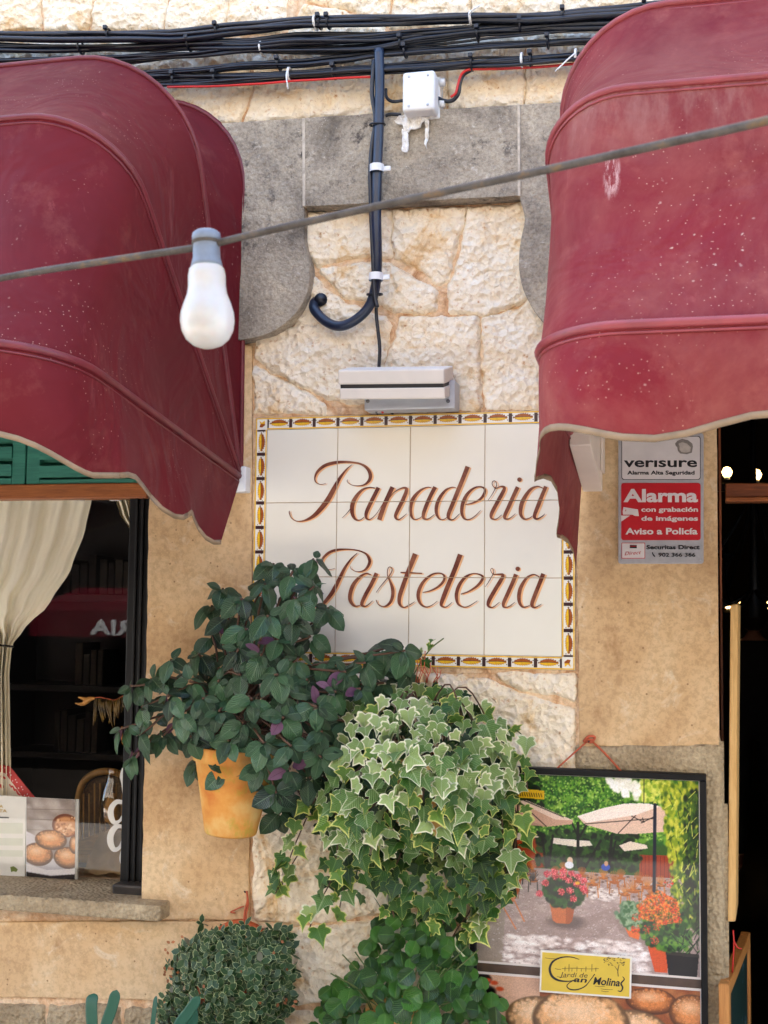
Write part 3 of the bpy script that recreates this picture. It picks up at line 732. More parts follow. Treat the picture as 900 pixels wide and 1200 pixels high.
# one border tile (local x along, z up), flat printed motif
def border_mesh(corner=False):
    bm = bmesh.new(); l = BW if corner else TS/3; h = BW
    bm_box(bm, (-l/2+.0004, -.012, -h/2+.0003), (l/2-.0004, -.004, h/2-.0003), .0008, 0)
    yq = -.01225
    def pf(pts, mi, y=yq):
        bm.faces.new([bm.verts.new((x, y, z)) for x, z in pts]).material_index = mi
    def rect(x0, x1, z0, z1, mi, y=yq): pf([(x0, z0), (x1, z0), (x1, z1), (x0, z1)], mi, y)
    if not corner:
        rect(-l/2, l/2, h/2-.0044, h/2-.0010, 1); rect(-l/2, l/2, -h/2+.0010, -h/2+.0044, 1)
        n = 9; up = []; dn = []
        mid = [(-.0265+.052*k/n, .0015*math.sin(k/n*3.1)+.0002) for k in range(n+1)]
        for sgn, mi, hh in ((1, 2, .0100), (-1, 1, .0100)):
            edge = []
            for k in range(n+1):
                t = k/n; a = hh*math.sin(math.pi*min(1, t*1.08))**.6 if 0 < t < .93 else .0008
                edge.append((mid[k][0], mid[k][1]+sgn*a*.72)); 
                if k < n: edge.append((mid[k][0]+.0048, mid[k][1]+sgn*(a+.0012)*.95))
            for k in range(len(edge)-1):
                ka, kb = k//2, min(n, (k+1)//2)
                q = [mid[ka], edge[k], edge[k+1]] + ([mid[kb]] if kb != ka else [])
                pf(q, mi)
            for k in range(0, len(edge)-1, 2):   # dark contour ticks
                x, z = edge[k]; pf([(x-.001, z), (x+.0035, z+sgn*.0030), (x+.0012, z-sgn*.0004)], 3 if sgn > 0 else 2, yq-.0001)
        for k in range(n): 
            a, b = mid[k], mid[k+1]; pf([(a[0], a[1]-.0006), (b[0], b[1]-.0006), (b[0], b[1]+.0006), (a[0], a[1]+.0006)], 3, yq-.0002)
        for s_ in (-1, 1):
            x = s_*l/2; rect(min(x, x-s_*.0045), max(x, x-s_*.0045), -h/2+.0050, h/2-.0050, 3)
        for (x, z) in ((-.028, .006), (.026, -.006), (.027, .006)): pf([(x-.002, z), (x, z-.0015), (x+.002, z), (x, z+.0015)], 3)
    else:
        rect(-l/2+.0012, -l/2+.0042, -h/2+.0012, h/2-.0042, 1); rect(-l/2+.0012, l/2, h/2-.0042, h/2-.0012, 1)
        pf([(-.006, -.009), (.002, -.010), (.010, -.004), (.010, .0), (-.003, .0)], 2); pf([(-.003, .0), (.010, .0), (.009, .009), (.001, .003), (-.007, .009)], 1)
    me = bpy.data.meshes.new('border_tile'); bm.to_mesh(me); bm.free()
    for mm in (M_bt, M_yel, M_bro, M_dbr): me.materials.append(mm)
    return me
bmh, bmc = border_mesh(), border_mesh(True)
def put_b(me, x, z, rot):
    o = bpy.data.objects.new('border_tile', me); C.objects.link(o); o.parent = sg
    o.location = Vector((x, random.uniform(-.0003, .0002), z))-sg.location; o.rotation_euler = (0, rot, 0)
for k in range(12):
    x = TS/3*(k+.5); put_b(bmh, x, Z0+3*TS+BW/2, 0); put_b(bmh, x, Z0-BW/2, 0)
for k in range(9):
    z = Z0+TS/3*(k+.5); put_b(bmh, -BW/2, z, math.pi/2); put_b(bmh, 4*TS+BW/2, z, math.pi/2)
put_b(bmc, -BW/2, Z0+3*TS+BW/2, 0); put_b(bmc, 4*TS+BW/2, Z0+3*TS+BW/2, math.pi/2)
put_b(bmc, 4*TS+BW/2, Z0-BW/2, math.pi); put_b(bmc, -BW/2, Z0-BW/2, -math.pi/2)
# brush lettering
M_ink = MT('brown_brush_glaze', .3, .4); _n = M_ink.noise(14, 5, .7)
M_ink.col(M_ink.ramp(_n, [(.35, rgb(84, 30, 22)), (.5, rgb(116, 60, 42)), (.65, rgb(142, 88, 64))])); M_ink = M_ink.m
M_ink2 = flat('orange_shade_glaze', rgb(232, 176, 124), .3, .12, 40)
def ribbon(bm, base, pts, y, dx, dz, mi, grow=1.0):
    P = [Vector((base[0]+p[0]/7.5, base[1]+p[1]/7.5, p[2]/7.5)) for p in pts]
    S = smooth_path(P, 5); prev = None
    for i, s_ in enumerate(S):
        a = S[max(0, i-1)]; b = S[min(len(S)-1, i+1)]
        t = Vector((b.x-a.x, b.y-a.y, 0)).normalized(); n = Vector((-t.y, t.x, 0))
        w_ = max(.5, s_.z*grow*.93)/2
        q = []
        for sg_ in (-1, 1):
            pp = s_+n*w_*sg_; wv = U(pp.x, pp.y, y); q.append(bm.verts.new((wv.x+dx, y, wv.z+dz)))
        if prev:
            f = bm.faces.new((prev[0], q[0], q[1], prev[1])); f.material_index = mi
        prev = q
def dotp(bm, base, c, r, y, dx, dz, mi):
    vs = []
    for k in range(12):
        a = k*math.pi/6; wv = U(base[0]+(c[0]+r*math.cos(a))/7.5, base[1]+(c[1]+r*math.sin(a))/7.5, y); vs.append(bm.verts.new((wv.x+dx, y, wv.z+dz)))
    bm.faces.new(vs).material_index = mi
def letter(base, strokes, dots=()):
    bm = bmesh.new()
    for k, s_ in enumerate(strokes):
        ribbon(bm, base, s_, -.0130-.00006*k, .0046, -.0018, 1, 1.0); ribbon(bm, base, s_, -.0136-.00006*k, 0, 0, 0)
    for d in dots:
        dotp(bm, base, d[:2], d[2], -.0130, .003, -.0016, 1); dotp(bm, base, d[:2], d[2], -.0136, 0, 0, 0)
    # the grout lines cut the strokes
    for axis, vals in ((0, [TS, 2*TS, 3*TS]), (2, [Z0+TS, Z0+2*TS])):
        for v in vals:
            n = Vector((0, 0, 0)); n[axis] = 1
            for e in (-.0011, .0011):
                c = Vector((0, 0, 0)); c[axis] = v+e
                bmesh.ops.bisect_plane(bm, geom=bm.verts[:]+bm.edges[:]+bm.faces[:], plane_co=c, plane_no=n, dist=1e-6)
            dl = [f for f in bm.faces if abs(f.calc_center_median()[axis]-v) < .0011]
            bmesh.ops.delete(bm, geom=dl, context='FACES')
    for f in bm.faces:
        if f.normal.y > 0: f.normal_flip()
    me = bpy.data.meshes.new('letter'); bm.to_mesh(me); bm.free(); return link('letter', me, [M_ink, M_ink2], sg)
B1, B2, B3 = (330, 530), (430, 530), (530, 530); D1, D2, D3 = (350, 635), (440, 635), (540, 635)
letter(B1, [[(390,272,3),(345,283,5),(303,265,9),(292,225,14),(315,170,24),(370,122,30),(440,97,30),(520,85,24),(620,88,18),(700,105,20),(755,145,28),(780,200,34),(768,250,28),(720,288,14),(650,295,6),(600,280,5),(576,255,5),(582,240,3)],
            [(620,108,3),(570,150,14),(510,230,28),(460,320,42),(410,410,48),(350,490,44),(280,560,34),(200,600,16),(130,605,7),(85,575,7),(67,530,9),(72,515,4)]])
letter(B1, [[(530,578,2),(570,540,6),(610,490,8)], [(820,315,10),(770,310,12),(710,330,22),(655,390,34),(622,460,40),(622,540,34),(650,590,20),(690,595,10),(725,570,6)],
            [(850,310,36),(820,370,36),(780,450,36),(745,530,34),(745,578,22),(775,590,10),(830,545,6),(890,450,5)]])
letter(B2, [[(225,305,42),(190,380,42),(150,470,42),(108,595,44)], [(200,400,5),(240,350,8),(300,317,12),(340,315,24),(345,345,34),(310,430,36),(265,520,34),(250,568,26),(280,592,12),(350,540,4)]])
letter(B2, [[(565,312,8),(530,308,10),(470,335,22),(410,400,34),(385,470,34),(385,540,28),(410,588,14),(450,585,8),(490,560,5)], [(600,305,38),(560,380,36),(525,460,36),(497,540,34),(500,582,22),(540,585,10),(595,545,5)]])
letter(B2, [[(780,312,8),(745,308,10),(690,335,22),(640,400,32),(612,470,34),(612,540,28),(640,588,14),(680,588,8),(715,560,5)], [(885,125,42),(840,240,40),(795,350,40),(750,460,38),(715,550,34),(725,588,20),(760,590,10),(815,540,5)]])
letter(B3, [[(115,460,8),(180,445,14),(245,412,22),(280,365,26),(285,325,20),(250,303,12),(190,315,18),(130,370,30),(92,450,34),(84,530,30),(105,583,18),(150,590,10),(200,560,8),(250,508,4)]])
letter(B3, [[(310,428,4),(350,370,6),(380,315,8),(390,280,7),(375,252,6),(355,258,7),(352,285,7),(380,315,7),(430,300,14),(458,315,30),(435,370,36),(385,460,36),(345,540,34),(345,580,20),(385,588,10),(435,550,5)]])
letter(B3, [[(575,305,38),(535,390,36),(495,480,36),(460,560,32),(470,586,18),(505,580,10),(555,540,5)]], [(590,240,20)])
letter(B3, [[(800,318,8),(750,300,12),(690,325,26),(640,390,36),(608,460,40),(600,540,32),(630,586,18),(675,580,10),(705,560,5)], [(822,300,34),(785,390,36),(750,480,38),(722,560,32),(740,586,18),(780,570,10),(815,540,4)]])
letter(D1, [[(320,232,3),(270,243,5),(222,225,9),(205,185,15),(217,140,22),(270,92,24),(340,70,22),(430,65,12),(520,75,12),(590,105,18),(620,150,28),(622,185,28),(595,235,22),(550,260,12),(500,260,6),(460,235,5),(452,210,3)],
            [(515,98,5),(460,150,14),(405,230,26),(365,310,32),(320,400,38),(270,480,36),(200,555,26),(140,572,8),(100,550,6),(85,520,5)]])
letter(D1, [[(635,290,10),(590,278,16),(530,315,26),(478,380,36),(452,460,36),(455,520,32),(490,563,20),(530,560,8),(548,550,5)], [(685,275,38),(640,370,36),(590,460,36),(555,540,32),(570,565,20),(600,560,10),(650,518,5)]])
letter(D1, [[(680,445,4),(720,390,6),(770,330,8),(805,285,10),(822,245,10),(805,220,7),(785,235,8),(780,290,8),(800,340,18),(825,410,32),(825,480,30),(800,538,26),(750,570,14),(700,550,7),(680,510,8)]])
letter(D2, [[(350,105,48),(320,180,44),(280,280,40),(240,390,40),(212,480,38),(212,545,28),(245,576,14),(290,560,10),(345,525,4)], [(220,270,12),(310,272,12),(410,277,10)]])
letter(D2, [[(415,445,7),(480,430,12),(550,395,20),(598,345,24),(603,298,20),(565,275,12),(500,285,16),(430,340,26),(388,410,34),(375,480,32),(395,543,22),(440,572,14),(490,560,8),(545,520,4)]])
letter(D2, [[(745,110,46),(705,220,44),(660,330,42),(615,440,42),(582,530,36),(582,563,22),(620,573,10),(675,530,4)]])
letter(D3, [[(0,460,10),(70,435,14),(140,390,22),(185,338,26),(190,303,20),(150,282,12),(100,280,10),(40,310,24),(-8,370,32),(-35,440,34),(-37,500,30),(-20,550,20),(30,574,12),(80,560,8),(145,518,4)]])
letter(D3, [[(215,395,4),(245,350,6),(280,290,8),(290,260,6),(275,232,6),(262,250,6),(285,285,7),(330,285,14),(370,292,28),(350,340,36),(290,440,38),(247,520,36),(242,563,24),(280,575,10),(340,530,5)]])
letter(D3, [[(485,285,38),(450,370,36),(405,470,36),(375,540,32),(380,573,18),(420,570,10),(475,530,4)]], [(500,237,20)])
letter(D3, [[(690,308,8),(640,287,12),(580,317,22),(532,390,34),(512,460,36),(515,530,30),(545,573,18),(590,565,8),(615,550,5)], [(725,280,40),(690,370,38),(650,470,38),(625,545,34),(640,576,20),(670,570,10),(710,545,4)]])

# ------------------------------------------------------------------ printed text helper
def text_mesh(s, bold=0.0):
    cu = bpy.data.curves.new('t', 'FONT'); cu.body = s; cu.size = 1; cu.offset = bold; cu.resolution_u = 3
    o = bpy.data.objects.new('t', cu); C.objects.link(o)
    dg = bpy.context.evaluated_depsgraph_get(); me = bpy.data.meshes.new_from_object(o.evaluated_get(dg))
    bpy.data.objects.remove(o); bpy.data.curves.remove(cu); return me
_cap = {}
def cap_h(b):
    if b not in _cap:
        me = text_mesh('H', b); _cap[b] = max(v.co.y for v in me.vertices)-min(v.co.y for v in me.vertices)
    return _cap[b]
def text(s, x0, x1, yb, cap, y, mat, parent, bold=.0, slant=0.0, name='lettering', rise=0.0):
    """text from photo column x0 to x1, baseline row yb (at x0), cap height in rows; lies in plane y"""
    me = text_mesh(s, bold); xs_ = [v.co.x for v in me.vertices]; a, b = min(xs_), max(xs_)
    zmin = 0
    P0 = U(x0, yb, y); P1 = U(x1, yb-rise, y); capm = (U(x0, yb-cap, y)-P0).length/cap_h(bold); dv = P1-P0
    for v in me.vertices:
        t = (v.co.x-a)/(b-a); q = P0+dv*t; zz = v.co.y*capm
        v.co = (q.x+slant*zz, y, q.z+zz)
    if me.polygons and sum(p.normal.y for p in me.polygons) > 0: me.flip_normals()
    return link(name, me, mat, parent)

# ------------------------------------------------------------------ alarm sign
al = thing('alarm_sign', 'grey metal alarm company plate with red panel reading Alarma, on the plaster by the door', 'sign', U(775, 590))
YA = -.026
M_plate = flat('brushed_alu_plate', rgb(176, 174, 176), .4, .08, 60, metal=.15); M_pw = flat('sign_white', rgb(212, 204, 200), .4, .05, 20)
M_sr = flat('sign_red', rgb(190, 22, 34), .4, .08, 20); M_sb = flat('sign_black', rgb(24, 24, 26), .4, .1); M_st = flat('sign_text_grey', rgb(216, 206, 202), .4, .05)
def rrect(px0, py0, px1, py1, r, y, yb_, mat, parent, name, bev=.0006):
    pts = []
    for cx, cy, a0 in ((px1-r, py0+r, -90), (px1-r, py1-r, 0), (px0+r, py1-r, 90), (px0+r, py0+r, 180)):
        for k in range(5): a = R(a0+k*22.5); pts.append((cx+r*math.cos(a), cy+r*math.sin(a)))
    P = [U(a, b, y) for a, b in pts]; return prism(name, [(p.x, p.z) for p in P][::-1], y, yb_, mat, parent, bev)
rrect(724.5, 507.5, 824.5, 660.5, 3, YA, -.012, M_plate, al, 'plate', .001)
rrect(728.3, 511, 821, 562.3, 3, YA-.0007, YA, M_sb, al, 'panel_outline', 0)
rrect(729, 511.7, 820.3, 561.6, 3, YA-.0014, YA-.0006, M_pw, al, 'white_panel', 0)
rrect(728, 566, 821, 633, 3, YA-.0012, YA, M_sr, al, 'red_panel', 0)
rrect(728.3, 636, 756, 654.5, .6, YA-.0006, YA, M_sr, al, 'logo_outline', 0)
rrect(729, 636.7, 755.3, 653.8, .5, YA-.0012, YA-.0006, M_pw, al, 'logo_panel', 0)
yt = YA-.0019
text('verısure', 731, 817, 547, 11.5, yt, M_sb, al, .022)
text('Alarma Alta Seguridad', 735, 814, 556, 4.6, yt, M_sb, al, .03)
text('Alarma', 730.5, 818, 587.8, 15.5, yt, M_st, al, .035)
text('con grabación', 751.5, 818, 599.5, 5.6, yt, M_st, al, .03)
text('de imágenes', 751.5, 818, 610, 5.6, yt, M_st, al, .03)
text('Aviso a Policía', 733, 817.5, 626, 7.6, yt, M_st, al, .03)
text('Securitas Direct', 757.5, 820, 643.5, 4.9, yt, M_sb, al, .03)
text('902 366 366', 771.5, 815, 652.3, 4.6, yt, M_sb, al, .025)
text('Direct', 732, 750.5, 650.8, 4.2, yt, M_sr, al, .0, .35, rise=1.5)
def flatpoly(pts, y, mat, parent, name, base=None, k=1.0):
    pp = [(base[0]+p[0]/k, base[1]+p[1]/k) for p in pts] if base else pts
    P = [U(a, b, y) for a, b in pp]; return from_py(name, P, [tuple(range(len(P)))], mat, parent)
ab = (720, 500); ak = 7.06
flatpoly([(128,978),(185,980),(185,1006),(127,1004)], yt, M_sb, al, 'logo_mark', ab, ak)
flatpoly([(130,986),(183,988),(183,993),(130,991)], yt-.0004, M_sr, al, 'logo_mark', ab, ak)
flatpoly([(75,665),(195,685),(203,740),(168,738),(150,728),(70,728),(68,700)], yt, M_st, al, 'camera_symbol', ab, ak)
flatpoly([(56,735),(130,735),(100,755),(56,785)], yt, M_st, al, 'camera_symbol', ab, ak)
flatpoly([(92,685),(98,685),(96,700),(90,700)], yt-.0004, M_sr, al, 'camera_symbol', ab, ak)
flatpoly([(310,1040),(318,1038),(322,1052),(336,1068),(340,1078),(328,1076),(316,1062)], yt, M_sb, al, 'phone_symbol', ab, ak)
M_lg = flat('logo_grey', rgb(128, 120, 112), .5, .3, 60)
flatpoly([(502,140),(520,118),(560,100),(610,112),(645,140),(650,165),(640,215),(600,228),(545,222),(525,200),(520,170),(508,160)], yt, M_lg, al, 'shell_mark', ab, ak)
flatpoly([(530,140),(560,128),(600,140),(632,170),(628,205),(596,215),(555,210),(538,190),(540,165)], yt-.0004, flat('logo_light', rgb(178, 168, 158), .5, .2, 60), al, 'shell_mark', ab, ak)
for (a, b) in ((728, 656), (821, 656), (728, 510), (821, 509.5)):
    c = U(a, b, YA); tube('rivet', [c, c+Vector((0, -.0015, 0))], .0022, M_lgr, al, 8)

# ------------------------------------------------------------------ festoon cable and bulb in front of the wall
YC = -1.72
fest = []
for a, b, y in [(-1500,500,-1.50),(-900,462,-1.54),(-420,408,-1.60),(-200,367,-1.64),(0,326,-1.67),(110,308,-1.70),(225,291,-1.72),(245,287.5,-1.72),(290,276,-1.73),(450,240,-1.78),(640,199,-1.84),(780,168,-1.90),(900,141,-1.96),(1100,90,-2.06),(1300,30,-2.15),(1700,-120,-2.3),(2300,-420,-2.4)]:
    fest.append(U(a, b, y))
M_fc = MT('weathered_festoon_cable', .6, .3); _n = M_fc.noise(30, 5, .7); M_fc.col(M_fc.ramp(_n, [(.35, rgb(58, 50, 42)), (.55, rgb(80, 74, 68)), (.7, rgb(110, 86, 56))])); M_fc.bump(_n, .4, .001); M_fc = M_fc.m
tag(tube('festoon_cable', fest, .0052, M_fc, None, 8, 5), 'weathered grey festoon cable sloping across the whole view in front of both awnings', 'cable')
bt = U(242, 292, -1.72)
bulb = thing('light_bulb', 'unlit white frosted bulb hanging from the festoon cable before the left awning', 'light bulb', bt)
k = (1500/(bt-CAM).dot(Fv)); mm = 1/k
tl = Matrix.Rotation(R(-2), 3, 'Y')
def lz(prof, name, mat, seg=28):
    vs, fs = [], []
    for r_, z in prof:
        for q in range(seg):
            a = 2*math.pi*q/seg; vs.append(bt + tl @ Vector((r_*mm*math.cos(a), r_*mm*math.sin(a), z*mm)))
    for i in range(len(prof)-1):
        for q in range(seg):
            a = i*seg+q; b = i*seg+(q+1) % seg; fs.append((a, b, b+seg, a+seg))
    fs.append(tuple(range(seg))); fs.append(tuple((len(prof)-1)*seg+q for q in range(seg)))
    return from_py(name, vs, fs, mat, bulb, True)
M_sock = flat('grey_blue_socket', rgb(104, 114, 128), .5, .2, 40, bump=.3)
lz([(4,22.5),(12,22),(16,19),(17,14),(16.5,9)], 'socket_cap', M_sock)
lz([(15.5,9),(15.8,0),(16,-10),(17.5,-16),(18.5,-20),(17,-21)], 'socket', M_sock)
lz([(16.9,9.6),(17.4,7.6),(16.9,5.8)], 'socket_ring', M_fc)
Mg_ = MT('frosted_white_bulb', .25, .5); Mg_.col(Mg_.ramp(Mg_.noise(12, 4), [(.3, rgb(176, 170, 160)), (.6, rgb(188, 187, 184))])); Mg_.b.inputs['Subsurface Weight'].default_value = .4; Mg_.b.inputs['Subsurface Scale'].default_value = .02
lz([(16,-19),(20.5,-24),(22,-32),(22,-44),(23.5,-54),(28,-66),(31.2,-77),(31.8,-86),(30,-97),(25,-107),(17,-114),(8,-117.4),(1,-118)], 'glass', Mg_.m)

# ------------------------------------------------------------------ leaves
def grid_leaf(name, wf, rows=7, cols=5, cup=.10, droop=.15, fold=.10, wave=.0, seed=0):
    rnd = random.Random(seed); vs, uvs, ed = [], [], []; p1 = rnd.uniform(0, 6)
    for j in range(rows+1):
        v = j/rows; wd = wf(v)
        for i in range(cols):
            u = -1+2*i/(cols-1)
            x = u*wd; z = fold*abs(u)*wd*1.6 - cup*(u*u)*wd - droop*v*v + wave*math.sin(v*9+p1+u*2)*abs(u)
            vs.append((x, v, z)); uvs.append((u*.5+.5, v)); ed.append(max(abs(u)**2.2, (max(0, v-.72)/.28)**1.5))
    fs = [(j*cols+i, j*cols+i+1, (j+1)*cols+i+1, (j+1)*cols+i) for j in range(rows) for i in range(cols-1)]
    return finish_leaf(name, vs, fs, uvs, ed)
def finish_leaf(name, vs, fs, uvs, ed):
    me = bpy.data.meshes.new(name); me.from_pydata(vs, [], fs); me.update()
    uvl = me.uv_layers.new(name='UVMap')
    for l in me.loops: uvl.data[l.index].uv = uvs[l.vertex_index]
    at = me.attributes.new('edge', 'FLOAT', 'POINT'); at.data.foreach_set('value', ed)
    me.polygons.foreach_set('use_smooth', [True]*len(me.polygons)); return me
def ivy_leaf(name, seed):
    rnd = random.Random(seed)
    half = [(0, .02), (.16, -.10), (.38, -.10), (.46, .00), (.40, .12), (.52, .22), (.62, .34), (.48, .42), (.30, .46), (.20, .62), (.08, .86)]
    half = [(x*rnd.uniform(.9, 1.1), y*rnd.uniform(.93, 1.07)) for x, y in half]
    out = half + [(0, 1.0)] + [(-x*rnd.uniform(.92, 1.08), y) for x, y in half[:0:-1]]
    c = (0, .30); vs, uvs, ed = [], [], []; fo, dr_, tw_ = rnd.uniform(.08, .42), rnd.uniform(.05, .42), rnd.uniform(-.25, .25)
    def add(x, y, e):
        z = fo*abs(x) - dr_*y*y + .04*math.sin(x*9+seed)*y - .12*x*x + tw_*x*y; vs.append((x, y, z)); uvs.append((x*.8+.5, y)); ed.append(e)
    add(*c, 0)
    n = len(out)
    for sc_, e in ((.45, .15), (.76, .5), (1.0, 1.0)):
        for (x, y) in out: add(c[0]+(x-c[0])*sc_, c[1]+(y-c[1])*sc_, e)
    fs = [(0, 1+k, 1+(k+1) % n) for k in range(n)]
    for rg_ in range(2):
        for k in range(n):
            a = 1+rg_*n+k; b = 1+rg_*n+(k+1) % n; fs.append((a, a+n, b+n, b))
    fs = [f[::-1] for f in fs]
    me = finish_leaf(name, vs, fs, uvs, ed)
    if sum(p.normal.z for p in me.polygons) < 0: me.flip_normals()
    return me
def up(me):
    if sum(p.normal.z for p in me.polygons) < 0: me.flip_normals()
    return me
ML_pl = mat_leaf('plectranthus_leaf', rgb(12, 38, 22), rgb(60, 96, 60), rgb(104, 128, 96), rgb(120, 74, 108), .32)
ML_pu = mat_leaf('purple_leaf_underside', rgb(92, 52, 78), rgb(126, 88, 112), rgb(70, 34, 60), rgb(120, 74, 108), .5)
ML_iv = mat_leaf('variegated_ivy', rgb(74, 112, 44), rgb(156, 178, 104), rgb(154, 174, 124), rgb(120, 140, 100), .42, edge=rgb(232, 230, 196))
ML_iv2 = mat_leaf('green_ivy_yellow_rim', rgb(40, 84, 22), rgb(100, 138, 44), rgb(96, 128, 60), rgb(110, 130, 80), .42, edge=rgb(206, 206, 110))
ML_iv3 = mat_leaf('shaded_ivy', rgb(26, 58, 22), rgb(60, 96, 40), rgb(80, 110, 50), rgb(70, 100, 50), .42, edge=rgb(150, 170, 80))  # darker copy of the ivy, shade of inner and lower leaves painted in
ML_rd = mat_leaf('round_green_leaf', rgb(16, 52, 12), rgb(62, 112, 34), rgb(98, 134, 62), rgb(90, 120, 60), .35)
ML_sm = mat_leaf('small_pale_rimmed_leaf', rgb(26, 58, 24), rgb(96, 128, 72), rgb(80, 110, 70), rgb(110, 110, 90), .5, veins=False, edge=rgb(176, 186, 132))
ML_st = mat_leaf('strap_leaf', rgb(6, 32, 24), rgb(16, 50, 36), rgb(10, 40, 28), rgb(40, 90, 66), .45, veins=False)
ov = lambda W: (lambda v: W*max(.02, math.sin(math.pi*min(1, (v*.97+.02))**.82)**.75)*(1 if v < .98 else .3))
PL = [grid_leaf('leaf', ov(W), 7, 5, .12, dr_, .12, .02, s_) for s_, (W, dr_) in enumerate([(.33, .22), (.36, .12), (.31, .34), (.35, .05), (.30, .20), (.37, .28)])]
for me in PL: up(me); me.materials.append(ML_pl)
PU = [me.copy() for me in PL[:3]]
for me in PU: me.materials.clear(); me.materials.append(ML_pu)
IV = [ivy_leaf('leaf', s_) for s_ in range(12)]
for me in IV: me.materials.append(ML_iv)
IV2 = [me.copy() for me in IV]
for me in IV2: me.materials.clear(); me.materials.append(ML_iv2)
IV3 = [me.copy() for me in IV]
for me in IV3: me.materials.clear(); me.materials.append(ML_iv3)
rdw = lambda v: .50*math.sqrt(max(.0, 1-(2*v-1)**2))*1.0*(1+.05*math.sin(v*34))+.01
RD = [grid_leaf('leaf', rdw, 9, 5, .22, .10, .02, .03, s_) for s_ in range(4)]
for me in RD: up(me); me.materials.append(ML_rd)

def leaf_matrix(pos, tip, nrm, size):
    t = tip.normalized(); n = (nrm - t*nrm.dot(t))
    if n.length < 1e-4: n = t.orthogonal()
    n.normalize(); x = t.cross(n).normalized()
    return Matrix.Translation(pos) @ Matrix((x, t, n)).transposed().to_4x4() @ Matrix.Diagonal((size, size, size, 1))
def put_leaf(me, M, root, label=None):
    o = bpy.data.objects.new('leaf', me); C.objects.link(o); o.parent = root
    o.matrix_local = Matrix.Translation(-root.location) @ M
    if label: o['label'] = label
    return o
def joined(name, items, parent, mats):
    vs, fs, uv, ed, mi = [], [], [], [], []
    for me, M, k in items:
        b = len(vs); vs += [tuple(M @ v.co) for v in me.vertices]
        for p in me.polygons: fs.append([b+i for i in p.vertices]); mi.append(k)
        u_ = [None]*len(me.vertices)
        for l in me.loops: u_[l.vertex_index] = tuple(me.uv_layers[0].data[l.index].uv)
        uv += u_; ed += [a.value for a in me.attributes['edge'].data]
    me = finish_leaf(name, vs, fs, uv, ed); me.polygons.foreach_set('material_index', mi)
    return tag(link(name, me, mats, parent), kind='stuff')
def in_poly(p, poly):
    c = False; n = len(poly)
    for i in range(n):
        a, b = poly[i], poly[(i+1) % n]
        if (a[1] > p[1]) != (b[1] > p[1]) and p[0] < (b[0]-a[0])*(p[1]-a[1])/(b[1]-a[1])+a[0]: c = not c
    return c
def samples(poly, n, mind, rnd):
    xs_ = [p[0] for p in poly]; ys_ = [p[1] for p in poly]; out = []; tries = 0
    while len(out) < n and tries < 60000:
        tries += 1; p = (rnd.uniform(min(xs_), max(xs_)), rnd.uniform(min(ys_), max(ys_)))
        if not in_poly(p, poly): continue
        md = mind*(.97**(tries/400))
        if any((p[0]-q[0])**2+(p[1]-q[1])**2 < md*md for q in out): continue
        out.append(p)
    return out
def edge_d(p, poly):
    return float(abs(poly_dist(poly, np.array([p]))[0]))

# ---- purple-green plant in a terracotta wall pot
pp = thing('potted_plant', 'terracotta wall pot with large dark green purple-backed leaves, left of the ivy', 'potted plant', U(272, 978, -.16))
pc = U(270, 978, -.16)
prof = [(.055, 0), (.064, .003), (.067, .008), (.077, .06), (.091, .13), (.102, .185), (.109, .187), (.111, .22), (.107, .224), (.098, .222), (.094, .19), (.05, .19)]
lathe('pot', prof, M_terr, pp, 40, pc, axis=Matrix.Rotation(R(3), 3, 'Y').to_quaternion())
lathe('soil', [(.001, .20), (.094, .20)], flat('soil', rgb(54, 40, 30), .9, .3), pp, 24, pc, cap=False)
tube('ring_arm', [pc+Vector((0, .105, .183)), Vector((pc.x, 0, pc.z+.183)), Vector((pc.x, -.014, pc.z+.10))], .004, M_blackframe, pp, 6)
polyA = [(312,664),(330,652),(366,648),(388,668),(391,708),(366,740),(384,765),(420,772),(448,752),(478,742),(492,760),(482,790),(440,805),(420,830),(418,880),(400,915),(372,930),(345,945),(318,958),(300,935),(272,926),(250,918),(228,900),(205,884),(170,898),(138,892),(132,862),(150,835),(152,800),(182,762),(215,758),(246,752),(244,712),(262,682),(292,672)]
rnd = random.Random(21); heart = U(285, 860, -.15)
cl = samples(polyA, 72, 25, rnd); nleaf = 0; extra = []; tops = []
for (x, y) in cl:
    d = edge_d((x, y), polyA); dep = -.07-.26*math.sqrt(min(1, d/62)) - rnd.uniform(0, .05)
    c = U(x, y, dep); ax = ((c-heart).normalized()*.8+Vector((.15, -.75, .35))+Vector([rnd.gauss(0, .22) for _ in range(3)])).normalized()
    tops.append(c); e1 = ax.orthogonal().normalized(); e2 = ax.cross(e1); ph = rnd.uniform(0, 6.28)
    for j in range(6):
        big = j < 4; a = ph + j*math.pi/2 + (.8 if j >= 4 else 0)+rnd.uniform(-.3, .3)
        rad = e1*math.cos(a)+e2*math.sin(a)
        tip = (rad*.9 + ax*(-.05 if big else .5) + Vector((0, 0, -.62 if big else -.1)) + Vector([rnd.gauss(0, .12) for _ in range(3)])).normalized()
        nr = (ax*.9 + Vector((0, -.5, .35)) + Vector([rnd.gauss(0, .25) for _ in range(3)]))
        sz = rnd.uniform(.050, .071) if big else rnd.uniform(.026, .040)
        M = leaf_matrix(c + rad*.006 - ax*(.012*(j//2) if big else 0), tip, nr, sz)
        if j < 5 and nleaf < 292:
            if rnd.random() < .04 and big:
                M = leaf_matrix(c+rad*.01-ax*.004, (rad+Vector((.2, -.3, -.2))), ax+Vector((.5, -.2, .6)), sz*.72); put_leaf(rnd.choice(PU), M, pp, 'leaf turned to show its purple underside')
            else: put_leaf(rnd.choice(PL), M, pp)
            nleaf += 1
        else: extra.append((rnd.choice(PL), M, 0))
